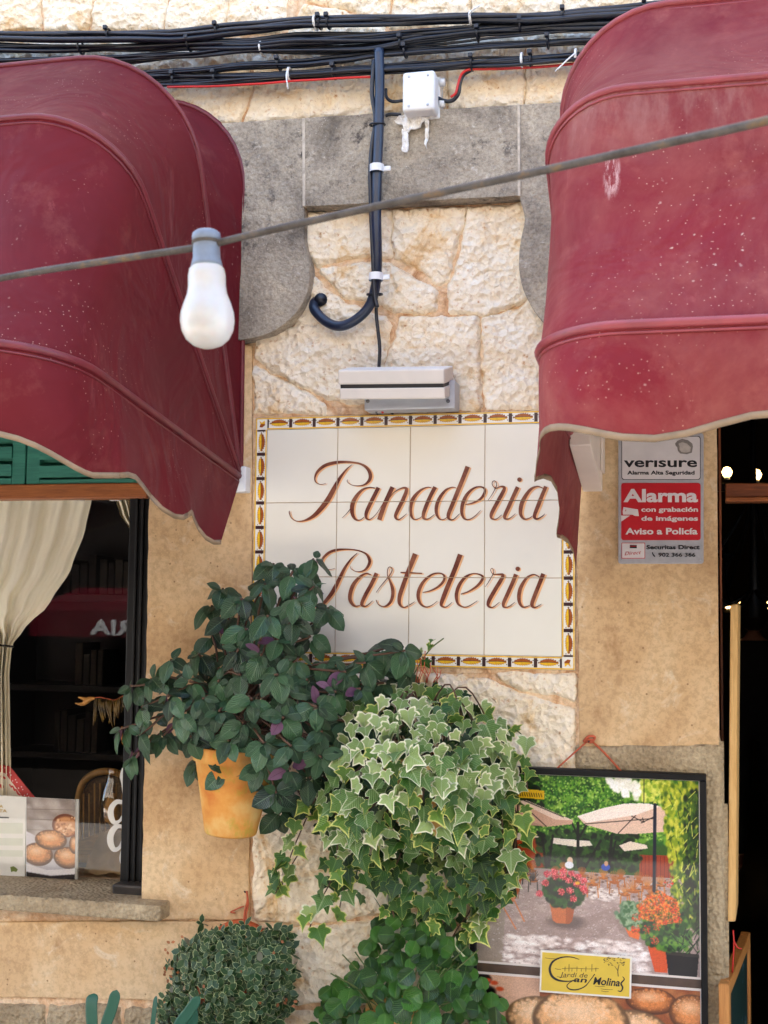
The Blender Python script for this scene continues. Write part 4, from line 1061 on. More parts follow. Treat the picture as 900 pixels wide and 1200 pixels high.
for (x, y) in samples(polyA, 260, 9, rnd):     # leaves deeper inside the crown
    d = edge_d((x, y), polyA)
    if d < 12: continue
    c = U(x, y, -.05-.18*math.sqrt(min(1, d/62))*rnd.random()); tip = Vector((rnd.gauss(0, .5), rnd.gauss(-.2, .4), -.8)); nr = Vector((rnd.gauss(0, .5), -1, rnd.gauss(.3, .5)))
    extra.append((rnd.choice(PL), leaf_matrix(c, tip, nr, rnd.uniform(.04, .058)), 0))
joined('inner_leaves', extra, pp, [ML_pl])
for k, c in enumerate(tops):
    a = pc+Vector((rnd.uniform(-.05, .05), rnd.uniform(-.05, .05), .22)); mid = a.lerp(c, .5)+Vector((0, -.01, .05+rnd.uniform(0, .04)))
    tube('stem', [a, mid, c], [.0045]*5+[.0035]*4+[.0025]*4, M_stem, pp, 6, 6) if False else tube('stem', smooth_path([a, mid, c], 5), .0032, M_stem, pp, 5)

# ---- variegated ivy
iv = thing('ivy_plant', 'bushy cream-edged variegated ivy spilling over a wall pot beneath the tile sign', 'ivy', U(500, 960, -.14))
ic = U(500, 985, -.14)
lathe('pot', [(.07, 0), (.075, .004), (.095, .12), (.10, .17), (.108, .172), (.11, .205), (.10, .208), (.095, .18), (.06, .175)], M_terr, iv, 36, ic)
polyI = [(392,842),(412,815),(450,803),(490,800),(530,806),(562,824),(584,850),(596,885),(600,930),(596,970),(580,995),(552,1000),(520,1010),(480,1002),(430,1012),(402,1002),(382,975),(364,930),(376,880)]
polyI2 = [(392,990),(440,1000),(520,1000),(596,985),(604,1040),(585,1070),(560,1065),(520,1085),(450,1062),(400,1040),(380,1020)]
iheart = U(495, 935, -.05); n_iv = 0; ex = []
def ivy_at(c, outw, sz, me, part=True):
    global n_iv
    tip = (Vector((outw.x*.75, -.30, -.80))+Vector([rnd.gauss(0, .42) for _ in range(3)])); nr = outw+Vector((0, -.35, .35))+Vector([rnd.gauss(0, .48) for _ in range(3)]); sz *= rnd.choice((.72, .88, 1, 1, 1.08))
    M = leaf_matrix(c, tip, nr, sz)
    if part and n_iv < 298: put_leaf(me, M, iv); n_iv += 1
    else: ex.append((me, M, 1 if me in IV2 else 2 if me in IV3 else 0))
def dep_iv(x, y, poly=polyI, b=.08, t=.30, R_=75):
    return -b-t*math.sqrt(min(1, edge_d((x, y), poly)/R_))
strands = [[(392,940),(396,985),(388,1030),(372,1062),(362,1090)], [(372,930),(352,975),(340,1005),(330,1040)], [(405,1000),(402,1040),(396,1075)],
           [(540,1010),(552,1060),(535,1090),(512,1130)], [(575,1000),(570,1040),(548,1095)], [(590,900),(606,930),(604,985),(594,1030)],
           [(596,870),(608,888),(616,910),(618,925)], [(350,1000),(338,1020),(322,1048)], [(585,850),(604,855),(618,868)], [(480,800),(492,778),(505,760),(520,748)], [(560,1000),(566,1040),(560,1080)], [(470,1000),(455,1040),(462,1075)], [(510,1005),(505,1045),(520,1082)], [(588,960),(592,1010),(590,1045)], [(596,930),(606,960),(600,1010),(580,1050)]]
for S in strands:
    base_y = dep_iv(*S[0]) if in_poly(S[0], polyI) else -.10
    P = [U(a, b, base_y+.03*min(3, i)*(1 if base_y < -.16 else 0)) for i, (a, b) in enumerate(S)]; Q = smooth_path(P, 8)
    tube('stem', Q, .0018, M_stem if S[0][1] > 850 else M_gstem, iv, 5)
    L_ = 0
    for i in range(1, len(Q)):
        L_ += (Q[i]-Q[i-1]).length
        if L_ > .020:
            L_ = 0; side = rnd.choice((-1, 1)); o = Vector((side*rnd.uniform(.004, .02), -.012, rnd.uniform(-.005, .01)))
            small = S[0][1] < 805; ivy_at(Q[i]+o, Vector((side*.5, -1, .1)), rnd.uniform(.022, .032) if small else rnd.uniform(.042, .054), rnd.choice(IV2 if rnd.random() < .7 else IV))
for (x, y) in samples(polyI, 215, 16, rnd):
    c = U(x, y, dep_iv(x, y)-rnd.uniform(0, .03)); ivy_at(c, ((c-iheart).normalized()+Vector((0, -.5, .25))).normalized(), rnd.uniform(.041, .054), rnd.choice(IV if rnd.random() < (.85 if y < 930 else .55) else IV2))
for (x, y) in samples(polyI2, 70, 15, rnd):
    c = U(x, y, dep_iv(x, y, polyI2, .06, .16, 40)); ivy_at(c, Vector((0, -1, .2)), rnd.uniform(.042, .055), rnd.choice(IV3 if rnd.random() < .5 else IV2))
for (x, y) in samples(polyI, 300, 8, rnd):
    c = U(x, y, dep_iv(x, y)*.7+rnd.uniform(0, .06)); ivy_at(c, Vector((rnd.gauss(0, .4), -1, .3)), rnd.uniform(.04, .055), rnd.choice(IV3), False)
joined('inner_leaves', ex, iv, [ML_iv, ML_iv2, ML_iv3])
for k in range(36):
    x, y = rnd.uniform(400, 595), rnd.uniform(840, 990)
    tube('stem', smooth_path([ic+Vector((rnd.uniform(-.06, .06), rnd.uniform(-.06, .04), .2)), U((x+500)/2, y-40, -.20), U(x, y, dep_iv(x, y)*.9)], 5), .0022, M_stem, iv, 5)
# dry reddish sprigs on top of the ivy
for k in range(14):
    a = U(rnd.uniform(470, 515), 800, -.12); b = a+Vector((rnd.uniform(-.03, .03), rnd.uniform(-.02, .02), rnd.uniform(.03, .09)))
    tube('dry_sprig', [a, (a+b)/2+Vector((.006, 0, 0)), b], .0013, M_twine, iv, 4)

# ---- round-leaved plant below
rp = thing('round_leaved_plant', 'glossy round-leaved green plant in the shade below the ivy, at the photo bottom', 'potted plant', U(480, 1290, -.2))
lathe('pot', [(.06, 0), (.085, .14), (.09, .15), (.09, .17), (.08, .165)], M_terr, rp, 30, U(470, 1262, -.13))
polyR = [(378,1168),(392,1148),(412,1138),(430,1105),(452,1075),(485,1062),(520,1075),(548,1100),(556,1140),(580,1165),(592,1200),(590,1260),(374,1260),(366,1200)]
ex = []; nr_ = 0
for (x, y) in samples(polyR, 150, 19, rnd):
    d = edge_d((x, y), polyR); c = U(x, y, -.06-.24*math.sqrt(min(1, d/70))*(1 if y > 1130 else .6)-rnd.uniform(0, .02))
    tip = Vector((rnd.gauss(0, .6), -.45, -.7+rnd.gauss(0, .4))); n_ = Vector((rnd.gauss(0, .5), -1, rnd.gauss(.5, .45)))
    put_leaf(rnd.choice(RD), leaf_matrix(c, tip, n_, rnd.uniform(.036, .054)*(1 if y > 1125 else .8)), rp)
for (x, y) in samples(polyR, 170, 11, rnd):
    c = U(x, y, -.05-.10*rnd.random()); ex.append((rnd.choice(RD), leaf_matrix(c+Vector((0, .02, 0)), Vector((rnd.gauss(0, .6), -.3, -.6)), Vector((rnd.gauss(0, .5), -1, rnd.gauss(.3, .5))), rnd.uniform(.03, .046)), 0))
joined('inner_leaves', ex, rp, [ML_rd])
for k in range(40):
    x, y = rnd.uniform(385, 580), rnd.uniform(1100, 1220)
    tube('stem', smooth_path([U(470+rnd.uniform(-25, 25), 1245, -.13), U((x+470)/2, (y+1200)/2, -.17), U(x, y, -.2 if y > 1130 else -.12)], 4), .0018, M_gstem, rp, 5)

# ---- small pale-leaved trailing plant in orange wall pot
sp = thing('trailing_plant', 'dense ball of tiny pale-rimmed leaves in an orange wall pot below the terracotta pot', 'potted plant', U(270, 1200, -.15))
cpt = U(282, 1122, -.02); seg = 28
prism('back_plate', [(cpt.x+.098*math.cos(2*math.pi*i/seg), cpt.z+.098*math.sin(2*math.pi*i/seg)) for i in range(seg)], -.035, -.014, M_orange, sp, .004)
lathe('bowl', [(.02, -.13), (.06, -.10), (.09, -.04), (.098, .02), (.092, .022), (.08, -.03)], M_orange, sp, 30, U(275, 1160, -.12))
lathe('screw', [(.004, 0), (.006, .004)], M_blackframe, sp, 8, U(288, 1046, -.014))
tube('twine', [U(a, b, y) for a, b, y in [(289,1044,-.02),(290,1055,-.022),(287,1068,-.03),(286,1080,-.04)]], .0028, M_twine, sp, 6, 4)
tube('twine', [U(a, b, y) for a, b, y in [(289,1046,-.02),(291,1058,-.022),(289,1070,-.03),(288,1080,-.04)]], .0022, M_twine, sp, 6, 4)
tube('twine', [U(a, b, -.02) for a, b in [(286,1062),(280,1064),(274,1067),(270,1069),(276,1070)]], .0018, M_twine, sp, 5, 4)
polyS = [(198,1158),(202,1134),(214,1112),(236,1094),(262,1094),(284,1085),(312,1096),(330,1094),(340,1112),(341,1140),(336,1175),(330,1215),(330,1260),(186,1260),(182,1200)]
SMm = [grid_leaf('x', ov(.34), 3, 3, .1, .1, .1, 0, s_) for s_ in range(3)]
for me in SMm: up(me)
items = []
for (x, y) in samples(polyS, 800, 7.5, rnd):
    d = edge_d((x, y), polyS); q = math.sqrt(min(1, d/60)); c0 = U(x+rnd.gauss(0, 4), y+rnd.gauss(0, 4), -.06-.19*q-rnd.gauss(0, .025))
    out_ = Vector(((x-268)/90, -1.0, (1160-y)/90*.7)).normalized(); ph = rnd.uniform(0, 6)
    e1 = out_.orthogonal().normalized(); e2 = out_.cross(e1)
    for j in range(4):
        a = ph+j*1.57; rad = e1*math.cos(a)+e2*math.sin(a)
        items.append((rnd.choice(SMm), leaf_matrix(c0-out_*.004*j, rad+out_*.35+Vector((0, 0, -.15)), out_+Vector([rnd.gauss(0, .5) for _ in range(3)]), rnd.uniform(.017, .030)), 0))
joined('foliage', items, sp, [ML_sm])
its = []
for k in range(26):
    x, y = rnd.choice([(rnd.uniform(192, 215), rnd.uniform(1095, 1150)), (rnd.uniform(230, 330), rnd.uniform(1120, 1190)), (rnd.uniform(320, 350), rnd.uniform(1100, 1180))])
    c = U(x, y, -.06-.20*math.sqrt(min(1, edge_d((x, y), polyS)/60))-.03); its.append((SMm[0], leaf_matrix(c, Vector((rnd.gauss(0, 1), -.5, rnd.gauss(0, 1))), Vector((0, -1, .3)), .011), 0))
joined('dry_leaves', its, sp, [flat('rust_leaf', rgb(150, 92, 52), .7, .3)])

# ---- strap-leaved plant at the bottom edge
stp = thing('strap_leaved_plant', 'dark green plant with broad strap leaves at the photo bottom, under the window sill', 'potted plant', (U(150, 1300, -.4).x, -.40, 0))
sx = stp.location.x
lathe('pot', [(.10, .004), (.105, .01), (.13, .22), (.14, .24), (.14, .28), (.125, .28), (.12, .24)], M_terr, stp, 32, (sx, -.40, .0))
lathe('soil', [(.001, .25), (.12, .25)], flat('soil', rgb(54, 40, 30)), stp, 20, (sx, -.40, 0), cap=False)
def strap(pts, w0, y0_, y1_):
    P = smooth_path([U(a, b, y0_+(y1_-y0_)*i/(len(pts)-1)) for i, (a, b) in enumerate(pts)], 8); base = Vector((sx+rnd.uniform(-.03, .03), -.40, .25))
    P = smooth_path([base]+[P[0]], 1)[:1] + P; vs, fs = [], []; n = len(P)
    for i, p in enumerate(P):
        t = i/(n-1); t2 = min(1, (1-t)*6); wd = w0*(.55+.45*min(1, t*2))*math.sqrt(max(0.0, 1-(1-t2)**2)) if t2 < 1 else w0*(.55+.45*min(1, t*2))
        tn = (P[min(n-1, i+1)]-P[max(0, i-1)]).normalized(); sd_ = tn.cross(Vector((0, 1, 0))).normalized(); nn = sd_.cross(tn)
        for a in range(8):
            an = a*math.pi/4; vs.append(p+sd_*math.cos(an)*max(.001, wd)+nn*math.sin(an)*max(.0006, wd*.16)-nn*(.25*wd*math.cos(an)**2))
    fs = [(i*8+k, i*8+(k+1) % 8, (i+1)*8+(k+1) % 8, (i+1)*8+k) for i in range(n-1) for k in range(8)]
    me = bpy.data.meshes.new('leaf'); me.from_pydata([tuple(v) for v in vs], [], fs); me.uv_layers.new(name='UVMap'); return link('leaf', me, ML_st, stp, True)
strap([(118,1260),(110,1210),(108,1180),(110,1164)], .016, -.38, -.34)
strap([(112,1260),(122,1210),(132,1180),(137,1160)], .0145, -.38, -.36)
strap([(178,1260),(178,1215),(181,1185),(183,1167)], .006, -.38, -.34)
strap([(190,1260),(205,1210),(222,1185),(234,1168)], .013, -.42, -.46)
strap([(210,1260),(222,1215),(226,1190),(222,1178)], .015, -.40, -.42)

# ------------------------------------------------------------------ printed pictures (flat prints carried by fine sheets)
class Print:
    def __init__(s, w_, h_, col):
        s.w, s.h = w_, h_; s.a = np.zeros((h_, w_, 3)); s.a[:] = [c/255 for c in col]
        s.Y, s.X = np.mgrid[0:h_, 0:w_]; s.r = np.random.RandomState(3)
    def put(s, m_, c, al=1.0):
        m_ = m_.astype(float)*al; s.a = s.a*(1-m_[..., None])+np.array([q/255 for q in c])*m_[..., None]
    def poly(s, pts, c, al=1.0):
        ins = np.zeros((s.h, s.w), bool); n = len(pts); x, y = s.X+.5, s.Y+.5
        for i in range(n):
            (x0, y0), (x1, y1) = pts[i], pts[(i+1) % n]
            if y0 == y1: continue
            ins ^= ((y0 > y) != (y1 > y)) & (x < (x1-x0)*(y-y0)/(y1-y0)+x0)
        s.put(ins, c, al); return ins
    def ell(s, cx, cy, rx, ry, c, soft=.15, al=1.0):
        d = np.sqrt(((s.X-cx)/rx)**2+((s.Y-cy)/ry)**2); s.put(np.clip((1-d)/soft, 0, 1), c, al)
    def line(s, a, b, wd, c, al=1.0):
        ax, ay = a; bx_, by = b; dx, dy = bx_-ax, by-ay; L2 = dx*dx+dy*dy+1e-9
        t = np.clip(((s.X-ax)*dx+(s.Y-ay)*dy)/L2, 0, 1); d = np.hypot(s.X-ax-t*dx, s.Y-ay-t*dy)
        s.put(np.clip(wd/2+.5-d, 0, 1), c, al)
    def blobs(s, poly, cols, n, r0, r1, soft=.5, asp=1.0):
        x0 = min(p[0] for p in poly); x1 = max(p[0] for p in poly); y0 = min(p[1] for p in poly); y1 = max(p[1] for p in poly); k = 0; tr = 0
        while k < n and tr < n*6:
            tr += 1; x, y = s.r.uniform(x0, x1), s.r.uniform(y0, y1)
            if not in_poly((x, y), poly): continue
            k += 1; r = s.r.uniform(r0, r1); c = cols[s.r.randint(len(cols))]; R_ = int(r*max(1, asp))+2
            X0, X1 = max(0, int(x)-R_), min(s.w, int(x)+R_+1); Y0, Y1 = max(0, int(y)-R_), min(s.h, int(y)+R_+1)
            if X1 <= X0 or Y1 <= Y0: continue
            gx, gy = s.X[Y0:Y1, X0:X1], s.Y[Y0:Y1, X0:X1]; d = np.sqrt(((gx-x)/(r))**2+((gy-y)/(r*asp))**2)
            m_ = np.clip((1-d)/soft, 0, 1)[..., None]*.9; s.a[Y0:Y1, X0:X1] = s.a[Y0:Y1, X0:X1]*(1-m_)+np.array([q/255 for q in c])*m_
    def grain(s, g):
        s.a = np.clip((s.a-.5)*1.22+.44, 0, 1)
        s.a = np.clip(s.a*(1+s.r.randn(s.h, s.w, 1)*g), 0, 1)
def lay_print(name, pr_, tl_, tr_, bl_, y, mat, parent):
    # tl,tr,bl: world (x,z) corners
    W_, H_ = pr_.w, pr_.h; tl_, tr_, bl_ = map(np.array, (tl_, tr_, bl_))
    u = np.linspace(0, 1, W_); v = np.linspace(0, 1, H_); Ug, Vg = np.meshgrid(u, v)
    P = tl_+Ug[..., None]*(tr_-tl_)+Vg[..., None]*(bl_-tl_)
    co = np.zeros((H_*W_, 3)); co[:, 0] = P[..., 0].ravel(); co[:, 1] = y; co[:, 2] = P[..., 1].ravel()
    idx = np.arange(H_*W_).reshape(H_, W_); q = np.stack([idx[1:, :-1], idx[1:, 1:], idx[:-1, 1:], idx[:-1, :-1]], -1).reshape(-1, 4)
    me = bpy.data.meshes.new(name); me.vertices.add(len(co)); me.vertices.foreach_set('co', co.ravel())
    me.loops.add(q.size); me.loops.foreach_set('vertex_index', q.ravel()); me.polygons.add(len(q)); me.polygons.foreach_set('loop_start', np.arange(len(q))*4)
    me.update(calc_edges=True); at = me.attributes.new('ink', 'FLOAT_COLOR', 'POINT'); a = np.clip(pr_.a, 0, 1)
    l_ = np.where(a <= .04045, a/12.92, ((a+.055)/1.055)**2.4); rgba = np.ones((H_*W_, 4)); rgba[:, :3] = l_.reshape(-1, 3)
    at.data.foreach_set('color', rgba.ravel()); return link(name, me, mat, parent)
def loafy(P_, cx, cy, rx, ry, c, hi):
    P_.ell(cx, cy, rx, ry, tuple(q*.5 for q in c), .06); P_.ell(cx, cy-ry*.05, rx*.96, ry*.93, c, .5)
    pts = [(cx+rx*.86*math.cos(a), cy-ry*.1+ry*.8*math.sin(a)) for a in [k*math.pi/8 for k in range(16)]]
    P_.blobs(pts, [tuple(q*.93 for q in c), tuple(min(255, q*1.06) for q in c)], int(rx*ry/8), 1, rx*.10, 1.0)
    top = [(cx-rx*.1+rx*.66*math.cos(a), cy-ry*.34+ry*.46*math.sin(a)) for a in [k*math.pi/8 for k in range(16)]]
    P_.ell(cx-rx*.1, cy-ry*.3, rx*.7, ry*.5, hi, 1.0, .55); P_.blobs(top, [tuple((a_+b_)/2 for a_, b_ in zip(hi, c)), tuple(a_*.4+b_*.6 for a_, b_ in zip(hi, c))], int(rx*ry/14), .8, rx*.05, 1.0)
MP = mat_print('gloss_print'); MPm = mat_print('matt_print', .7)

po = thing('framed_poster', 'black framed poster with a terrace photograph above a bread photograph, right of the ivy', 'poster', U(690, 1050))
YP = -.040
def pq(px, py, y=YP): v = U(px, py, y); return Vector((v.x, 0, v.z))
TL = pq(553, 898); TR = pq(828.5, 906.5); BLx = pq(551, 1290); 
x0, x1 = pq(551, 1050).x, pq(828.8, 1050).x; ztop = pq(690, 902).z; zbot = pq(690, 1300).z; fw = .016
for nm, a, b in (('frame_bar', (x0, ztop-fw), (x1, ztop)), ('frame_bar', (x0, zbot), (x1, zbot+fw)), ('frame_bar', (x0, zbot+fw), (x0+fw, ztop-fw)), ('frame_bar', (x1-fw, zbot+fw), (x1, ztop-fw))):
    box(nm, (a[0], -.045, a[1]), (b[0], -.014, b[1]), M_blackframe, po, .003)
box('backing_board', (x0+fw, -.026, zbot+fw), (x1-fw, -.014, ztop-fw), flat('brown_backing', rgb(84, 62, 46), .6, .3, 14), po, 0)
YQ = -.0275
def inner(px, py): v = U(px, py, YQ); return (v.x, v.z)
# upper picture: canvas in units of the enlarged photograph, origin (560,880), 3.214 per photo pixel, halved
pw_l, pw_r = inner(557.5, 1000)[0], inner(822, 1000)[0]; zt1 = inner(690, 907.5)[1]; zb1 = inner(690, 1138)[1]
box('print_border', (pw_l, YQ, zb1), (pw_r, YQ+.0012, zt1), flat('paper_white', rgb(224, 214, 206), .4, .04), po, 0)
k2 = .5
pr = Print(415, 350, (176, 160, 150))
def S_(pts): return [((x-2)*k2, (y-98)*k2) for x, y in pts]
def sx_(x): return (x-2)*k2
def sy_(y): return (y-98)*k2
pr.poly(S_([(0,98),(840,98),(840,470),(0,470)]), (70, 104, 44))
pr.blobs(S_([(0,98),(840,98),(840,330),(0,330)]), [(46,88,36),(84,134,52),(120,164,64),(60,110,50),(150,184,84)], 1500, 3, 9)
pr.blobs(S_([(0,98),(700,98),(700,320),(0,320)]), [(40,76,30),(100,150,60),(150,190,90),(70,116,44),(190,214,130)], 3200, 1, 3.5, .8)
pr.blobs(S_([(0,98),(250,98),(250,240),(0,240)]), [(24,48,22),(40,70,30)], 260, 2, 7)
pr.blobs(S_([(480,100),(640,100),(620,170),(540,160)]), [(236,232,220),(250,246,238)], 60, 4, 9)
pr.blobs(S_([(620,98),(720,98),(720,190),(620,180)]), [(190,200,90),(220,220,120),(140,170,60)], 120, 3, 7)
pr.poly(S_([(150,330),(260,320),(260,440),(150,450)]), (170, 84, 48)); pr.poly(S_([(615,375),(740,370),(740,470),(615,470)]), (158, 74, 40))
for x in range(620, 740, 14): pr.line((sx_(x), sy_(375)), (sx_(x), sy_(465)), 1, (110, 48, 26))
pr.poly(S_([(0,280),(150,280),(160,440),(0,440)]), (60, 56, 40)); pr.blobs(S_([(230,300),(620,300),(620,430),(230,430)]), [(30,54,26),(50,84,40),(24,40,22),(70,100,52)], 500, 3, 8)
pr.poly(S_([(290,330),(430,335),(440,350),(380,358),(290,350)]), (226, 214, 198)); pr.poly(S_([(540,345),(580,328),(640,338),(645,350),(560,364)]), (224, 208, 190)); pr.poly(S_([(150,320),(200,312),(240,330),(150,345)]), (216, 200, 184))
for a, b, wd in (((385,270),(385,430),7), ((385,330),(420,270),4), ((385,320),(360,265),4), ((250,330),(265,440),5), ((275,430),(290,320),5), ((500,440),(510,320),6), ((400,450),(470,330),5), ((525,330),(510,400),4)): pr.line((sx_(a[0]), sy_(a[1])), (sx_(b[0]), sy_(b[1])), wd*k2*1.6, (34, 28, 22))
# ground
pr.poly(S_([(0,440),(840,455),(840,800),(0,800)]), (172, 152, 146)); pr.blobs(S_([(0,470),(830,470),(830,800),(0,800)]), [(186,168,160),(160,142,138),(196,176,168)], 700, 4, 14, .9, .4)
pr.poly(S_([(0,600),(110,600),(100,800),(0,800)]), (164, 150, 138)); pr.poly(S_([(170,640),(420,610),(540,560),(560,600),(480,680),(200,700)]), (150, 130, 124), .5)
pr.blobs(S_([(100,690),(640,690),(640,800),(90,800)]), [(238,228,224),(246,240,236),(220,206,200)], 420, 4, 14, .9, .45); pr.blobs(S_([(430,500),(560,505),(520,550),(420,540)]), [(230,220,214)], 60, 4, 9, .9, .4)
pr.blobs(S_([(60,470),(830,470),(830,800),(60,800)]), [(206,190,184),(136,118,112),(226,214,208)], 1500, .8, 2.6, .9, .5)
pr.ell(sx_(340), sy_(632), 45, 17, (104, 88, 84), .5, .8); pr.poly(S_([(520,590),(640,640),(640,700),(540,660)]), (146, 126, 120), .6)
# chairs
def chair(cx, cy, s_, c=(196, 128, 66)):
    for dx in (-1, 1):
        pr.line((sx_(cx+dx*22*s_), sy_(cy)), (sx_(cx+dx*26*s_), sy_(cy+58*s_)), 2, c)
    pr.ell(sx_(cx), sy_(cy), 14*s_, 5*s_, (170, 104, 50)); 
    for a in range(0, 181, 20): pr.line((sx_(cx), sy_(cy)), (sx_(cx-30*s_*math.cos(R(a))), sy_(cy-52*s_*math.sin(R(a))**.5 - 4)), 1.2, c)
for (cx, cy, s_) in ((440,490,.8), (590,505,.9), (640,490,.8), (480,465,.6), (330,445,.5), (560,520,.7), (210,455,.6), (690,480,.6)): chair(cx, cy, s_)
pr.blobs(S_([(280,455),(720,455),(700,540),(420,520)]), [(110,80,64),(150,108,80),(84,62,52)], 120, 1, 5, .9, .5)
for (cx, cy, s_) in ((520,478,.7), (400,462,.55), (300,462,.5), (655,520,.7), (545,462,.55), (610,470,.6)): chair(cx, cy, s_, (178, 108, 52))
for (cx, cy, s_) in ((215,490,.7), (190,470,.6)): chair(cx, cy, s_, (60, 50, 44))
pr.poly(S_([(60,480),(120,465),(175,440),(180,460),(160,540),(140,575),(60,570)]), (198, 116, 60)); 
for x in range(100, 180, 9): pr.line((sx_(x), sy_(470)), (sx_(x-14), sy_(560)), 1, (140, 76, 38))
for a, b in (((80,560),(150,670)), ((140,560),(182,640)), ((60,560),(70,640))): pr.line((sx_(a[0]), sy_(a[1])), (sx_(b[0]), sy_(b[1])), 2.6, (206, 132, 84))
pr.blobs(S_([(30,510),(120,520),(110,560),(30,560)]), [(216, 40, 44), (190, 30, 30)], 14, 4, 9)
pr.ell(sx_(355), sy_(410), 6, 8, (216, 188, 164)); pr.ell(sx_(352), sy_(425), 9, 7, (226, 226, 230)); pr.ell(sx_(488), sy_(425), 9, 7, (60, 90, 170)); pr.ell(sx_(490), sy_(412), 4, 5, (190, 150, 120))
# parasols
pr.poly(S_([(40,240),(150,200),(190,196),(368,262),(362,276),(268,290),(120,282),(50,270)]), (206, 168, 146)); pr.poly(S_([(150,200),(190,196),(368,262),(300,262)]), (228, 204, 186)); pr.poly(S_([(50,260),(170,262),(268,290),(110,282)]), (186, 150, 132))
for a, b in (((155,200),(155,250)), ((160,200),(265,288)), ((180,196),(330,250)), ((150,250),(120,280)), ((200,225),(155,245))): pr.line((sx_(a[0]), sy_(a[1])), (sx_(b[0]), sy_(b[1])), 1.8, (48, 38, 36))
pr.poly(S_([(383,246),(480,212),(560,192),(640,187),(690,196),(716,214),(712,286),(600,300),(530,302),(410,274)]), (222, 192, 172)); pr.poly(S_([(383,246),(480,212),(560,192),(640,187),(690,196),(600,232),(420,268)]), (242, 226, 214))
for a, b in (((665,240),(410,272)), ((600,232),(535,300)), ((585,235),(630,255)), ((665,235),(620,258)), ((630,255),(625,240))): pr.line((sx_(a[0]), sy_(a[1])), (sx_(b[0]), sy_(b[1])), 1.6, (56, 44, 44))
pr.line((sx_(671), sy_(190)), (sx_(666), sy_(500)), 6, (34, 40, 66)); pr.line((sx_(631), sy_(98)), (sx_(630), sy_(187)), 1.6, (40, 60, 40))
# bamboo on the right
pr.blobs(S_([(690,110),(830,100),(832,600),(740,560),(720,400)]), [(176,184,60),(206,204,90),(140,160,50),(84,110,34)], 700, 2, 6, .6, 1.5); pr.blobs(S_([(780,150),(832,120),(832,640),(770,600)]), [(30,50,22),(52,84,30),(90,120,40)], 420, 2, 6, .6, 1.6)
for _ in range(60):
    x = pr.r.uniform(720, 828); y = pr.r.uniform(130, 560); pr.line((sx_(x), sy_(y)), (sx_(x+pr.r.uniform(-24, 16)), sy_(y+pr.r.uniform(14, 40))), 1.2, [(222, 222, 120), (60, 84, 30)][pr.r.randint(2)])
# pots and flowers
pr.poly(S_([(280,568),(375,568),(364,630),(352,640),(305,640),(290,630)]), (196, 118, 74)); pr.poly(S_([(280,568),(375,568),(373,580),(281,580)]), (214, 138, 92)); pr.poly(S_([(340,580),(375,568),(364,630),(352,640),(340,640)]), (150, 84, 52), .5)
pr.blobs(S_([(258,500),(300,470),(380,470),(410,510),(400,550),(360,578),(290,572),(262,545)]), [(30,60,28),(48,88,38),(24,44,24),(66,108,50)], 420, 3, 8)
for (x, y) in ((268,462),(296,452),(330,448),(360,455),(385,466),(405,480),(404,506),(262,495),(322,524),(355,518),(368,546),(240,536),(330,470),(300,470),(350,480),(380,492),(410,516)): pr.ell(sx_(x), sy_(y), 8, 7, (176, 50, 66), .6, .8); hd = [(sx_(x)+7.5*math.cos(a), sy_(y)+6.5*math.sin(a)) for a in [q*math.pi/5 for q in range(10)]]; pr.blobs(hd, [(222,80,92),(240,128,136),(206,62,78),(248,160,160)], 46, .8, 2.0, .8)
pr.ell(sx_(383), sy_(489), 6, 4, (230, 180, 60), .5)
pr.poly(S_([(560,640),(620,640),(610,680),(575,670)]), (216, 116, 56)); pr.blobs(S_([(520,590),(560,545),(620,550),(640,620),(570,645)]), [(110,140,110),(70,110,70),(150,170,140)], 260, 2, 6)
pr.poly(S_([(640,690),(720,700),(714,790),(668,790)]), (206, 100, 58)); pr.poly(S_([(708,716),(828,720),(820,800),(718,800)]), (46, 40, 40)); pr.poly(S_([(708,712),(828,716),(828,728),(708,726)]), (74, 66, 62))
pr.blobs(S_([(620,640),(650,580),(750,580),(790,640),(770,700),(700,705)]), [(30,50,24),(110,150,70),(60,100,40)], 1, 1, 2)
pr.blobs(S_([(610,640),(640,560),(760,560),(800,640),(780,700),(700,710),(640,690)]), [(50,90,40),(80,120,50),(110,150,60),(30,60,30)], 520, 3, 8); pr.blobs(S_([(600,560),(680,495),(750,530),(765,600),(700,620),(620,600)]), [(226,104,40),(214,84,44),(232,150,60),(150,90,60),(80,96,44),(244,150,90)], 1300, 1, 3.2, .8)
for (x, y) in ((668,676),(675,626),(752,600),(738,560),(600,600),(640,640),(598,640),(720,470)): hd = [(sx_(x)+8*math.cos(a), sy_(y)+8*math.sin(a)) for a in [q*math.pi/5 for q in range(10)]]; pr.blobs(hd, [(222,72,48),(236,110,60),(190,50,40),(70,90,40)], 46, .8, 2.2, .8)
for _ in range(40):
    x = pr.r.uniform(740, 826); y = pr.r.uniform(650, 720); pr.line((sx_(x), sy_(y)), (sx_(x+pr.r.uniform(-30, 30)), sy_(y-pr.r.uniform(10, 40))), 1.4, [(90, 130, 70), (30, 50, 30)][pr.r.randint(2)])
pr.poly(S_([(105,150),(258,158),(258,190),(105,186)]), (222, 184, 52)); pr.poly(S_([(60,98),(165,98),(160,140),(60,140)]), (120, 96, 84))
for x in range(118, 246, 9): pr.line((sx_(x), sy_(168)), (sx_(x+4), sy_(180)), 1.6, (70, 56, 30))
pr.grain(.05)
bd = .0055
lay_print('terrace_print', pr, (pw_l+bd, zt1-bd), (pw_r-bd, zt1-bd), (pw_l+bd, zb1+bd), YQ-.0006, MP, po)
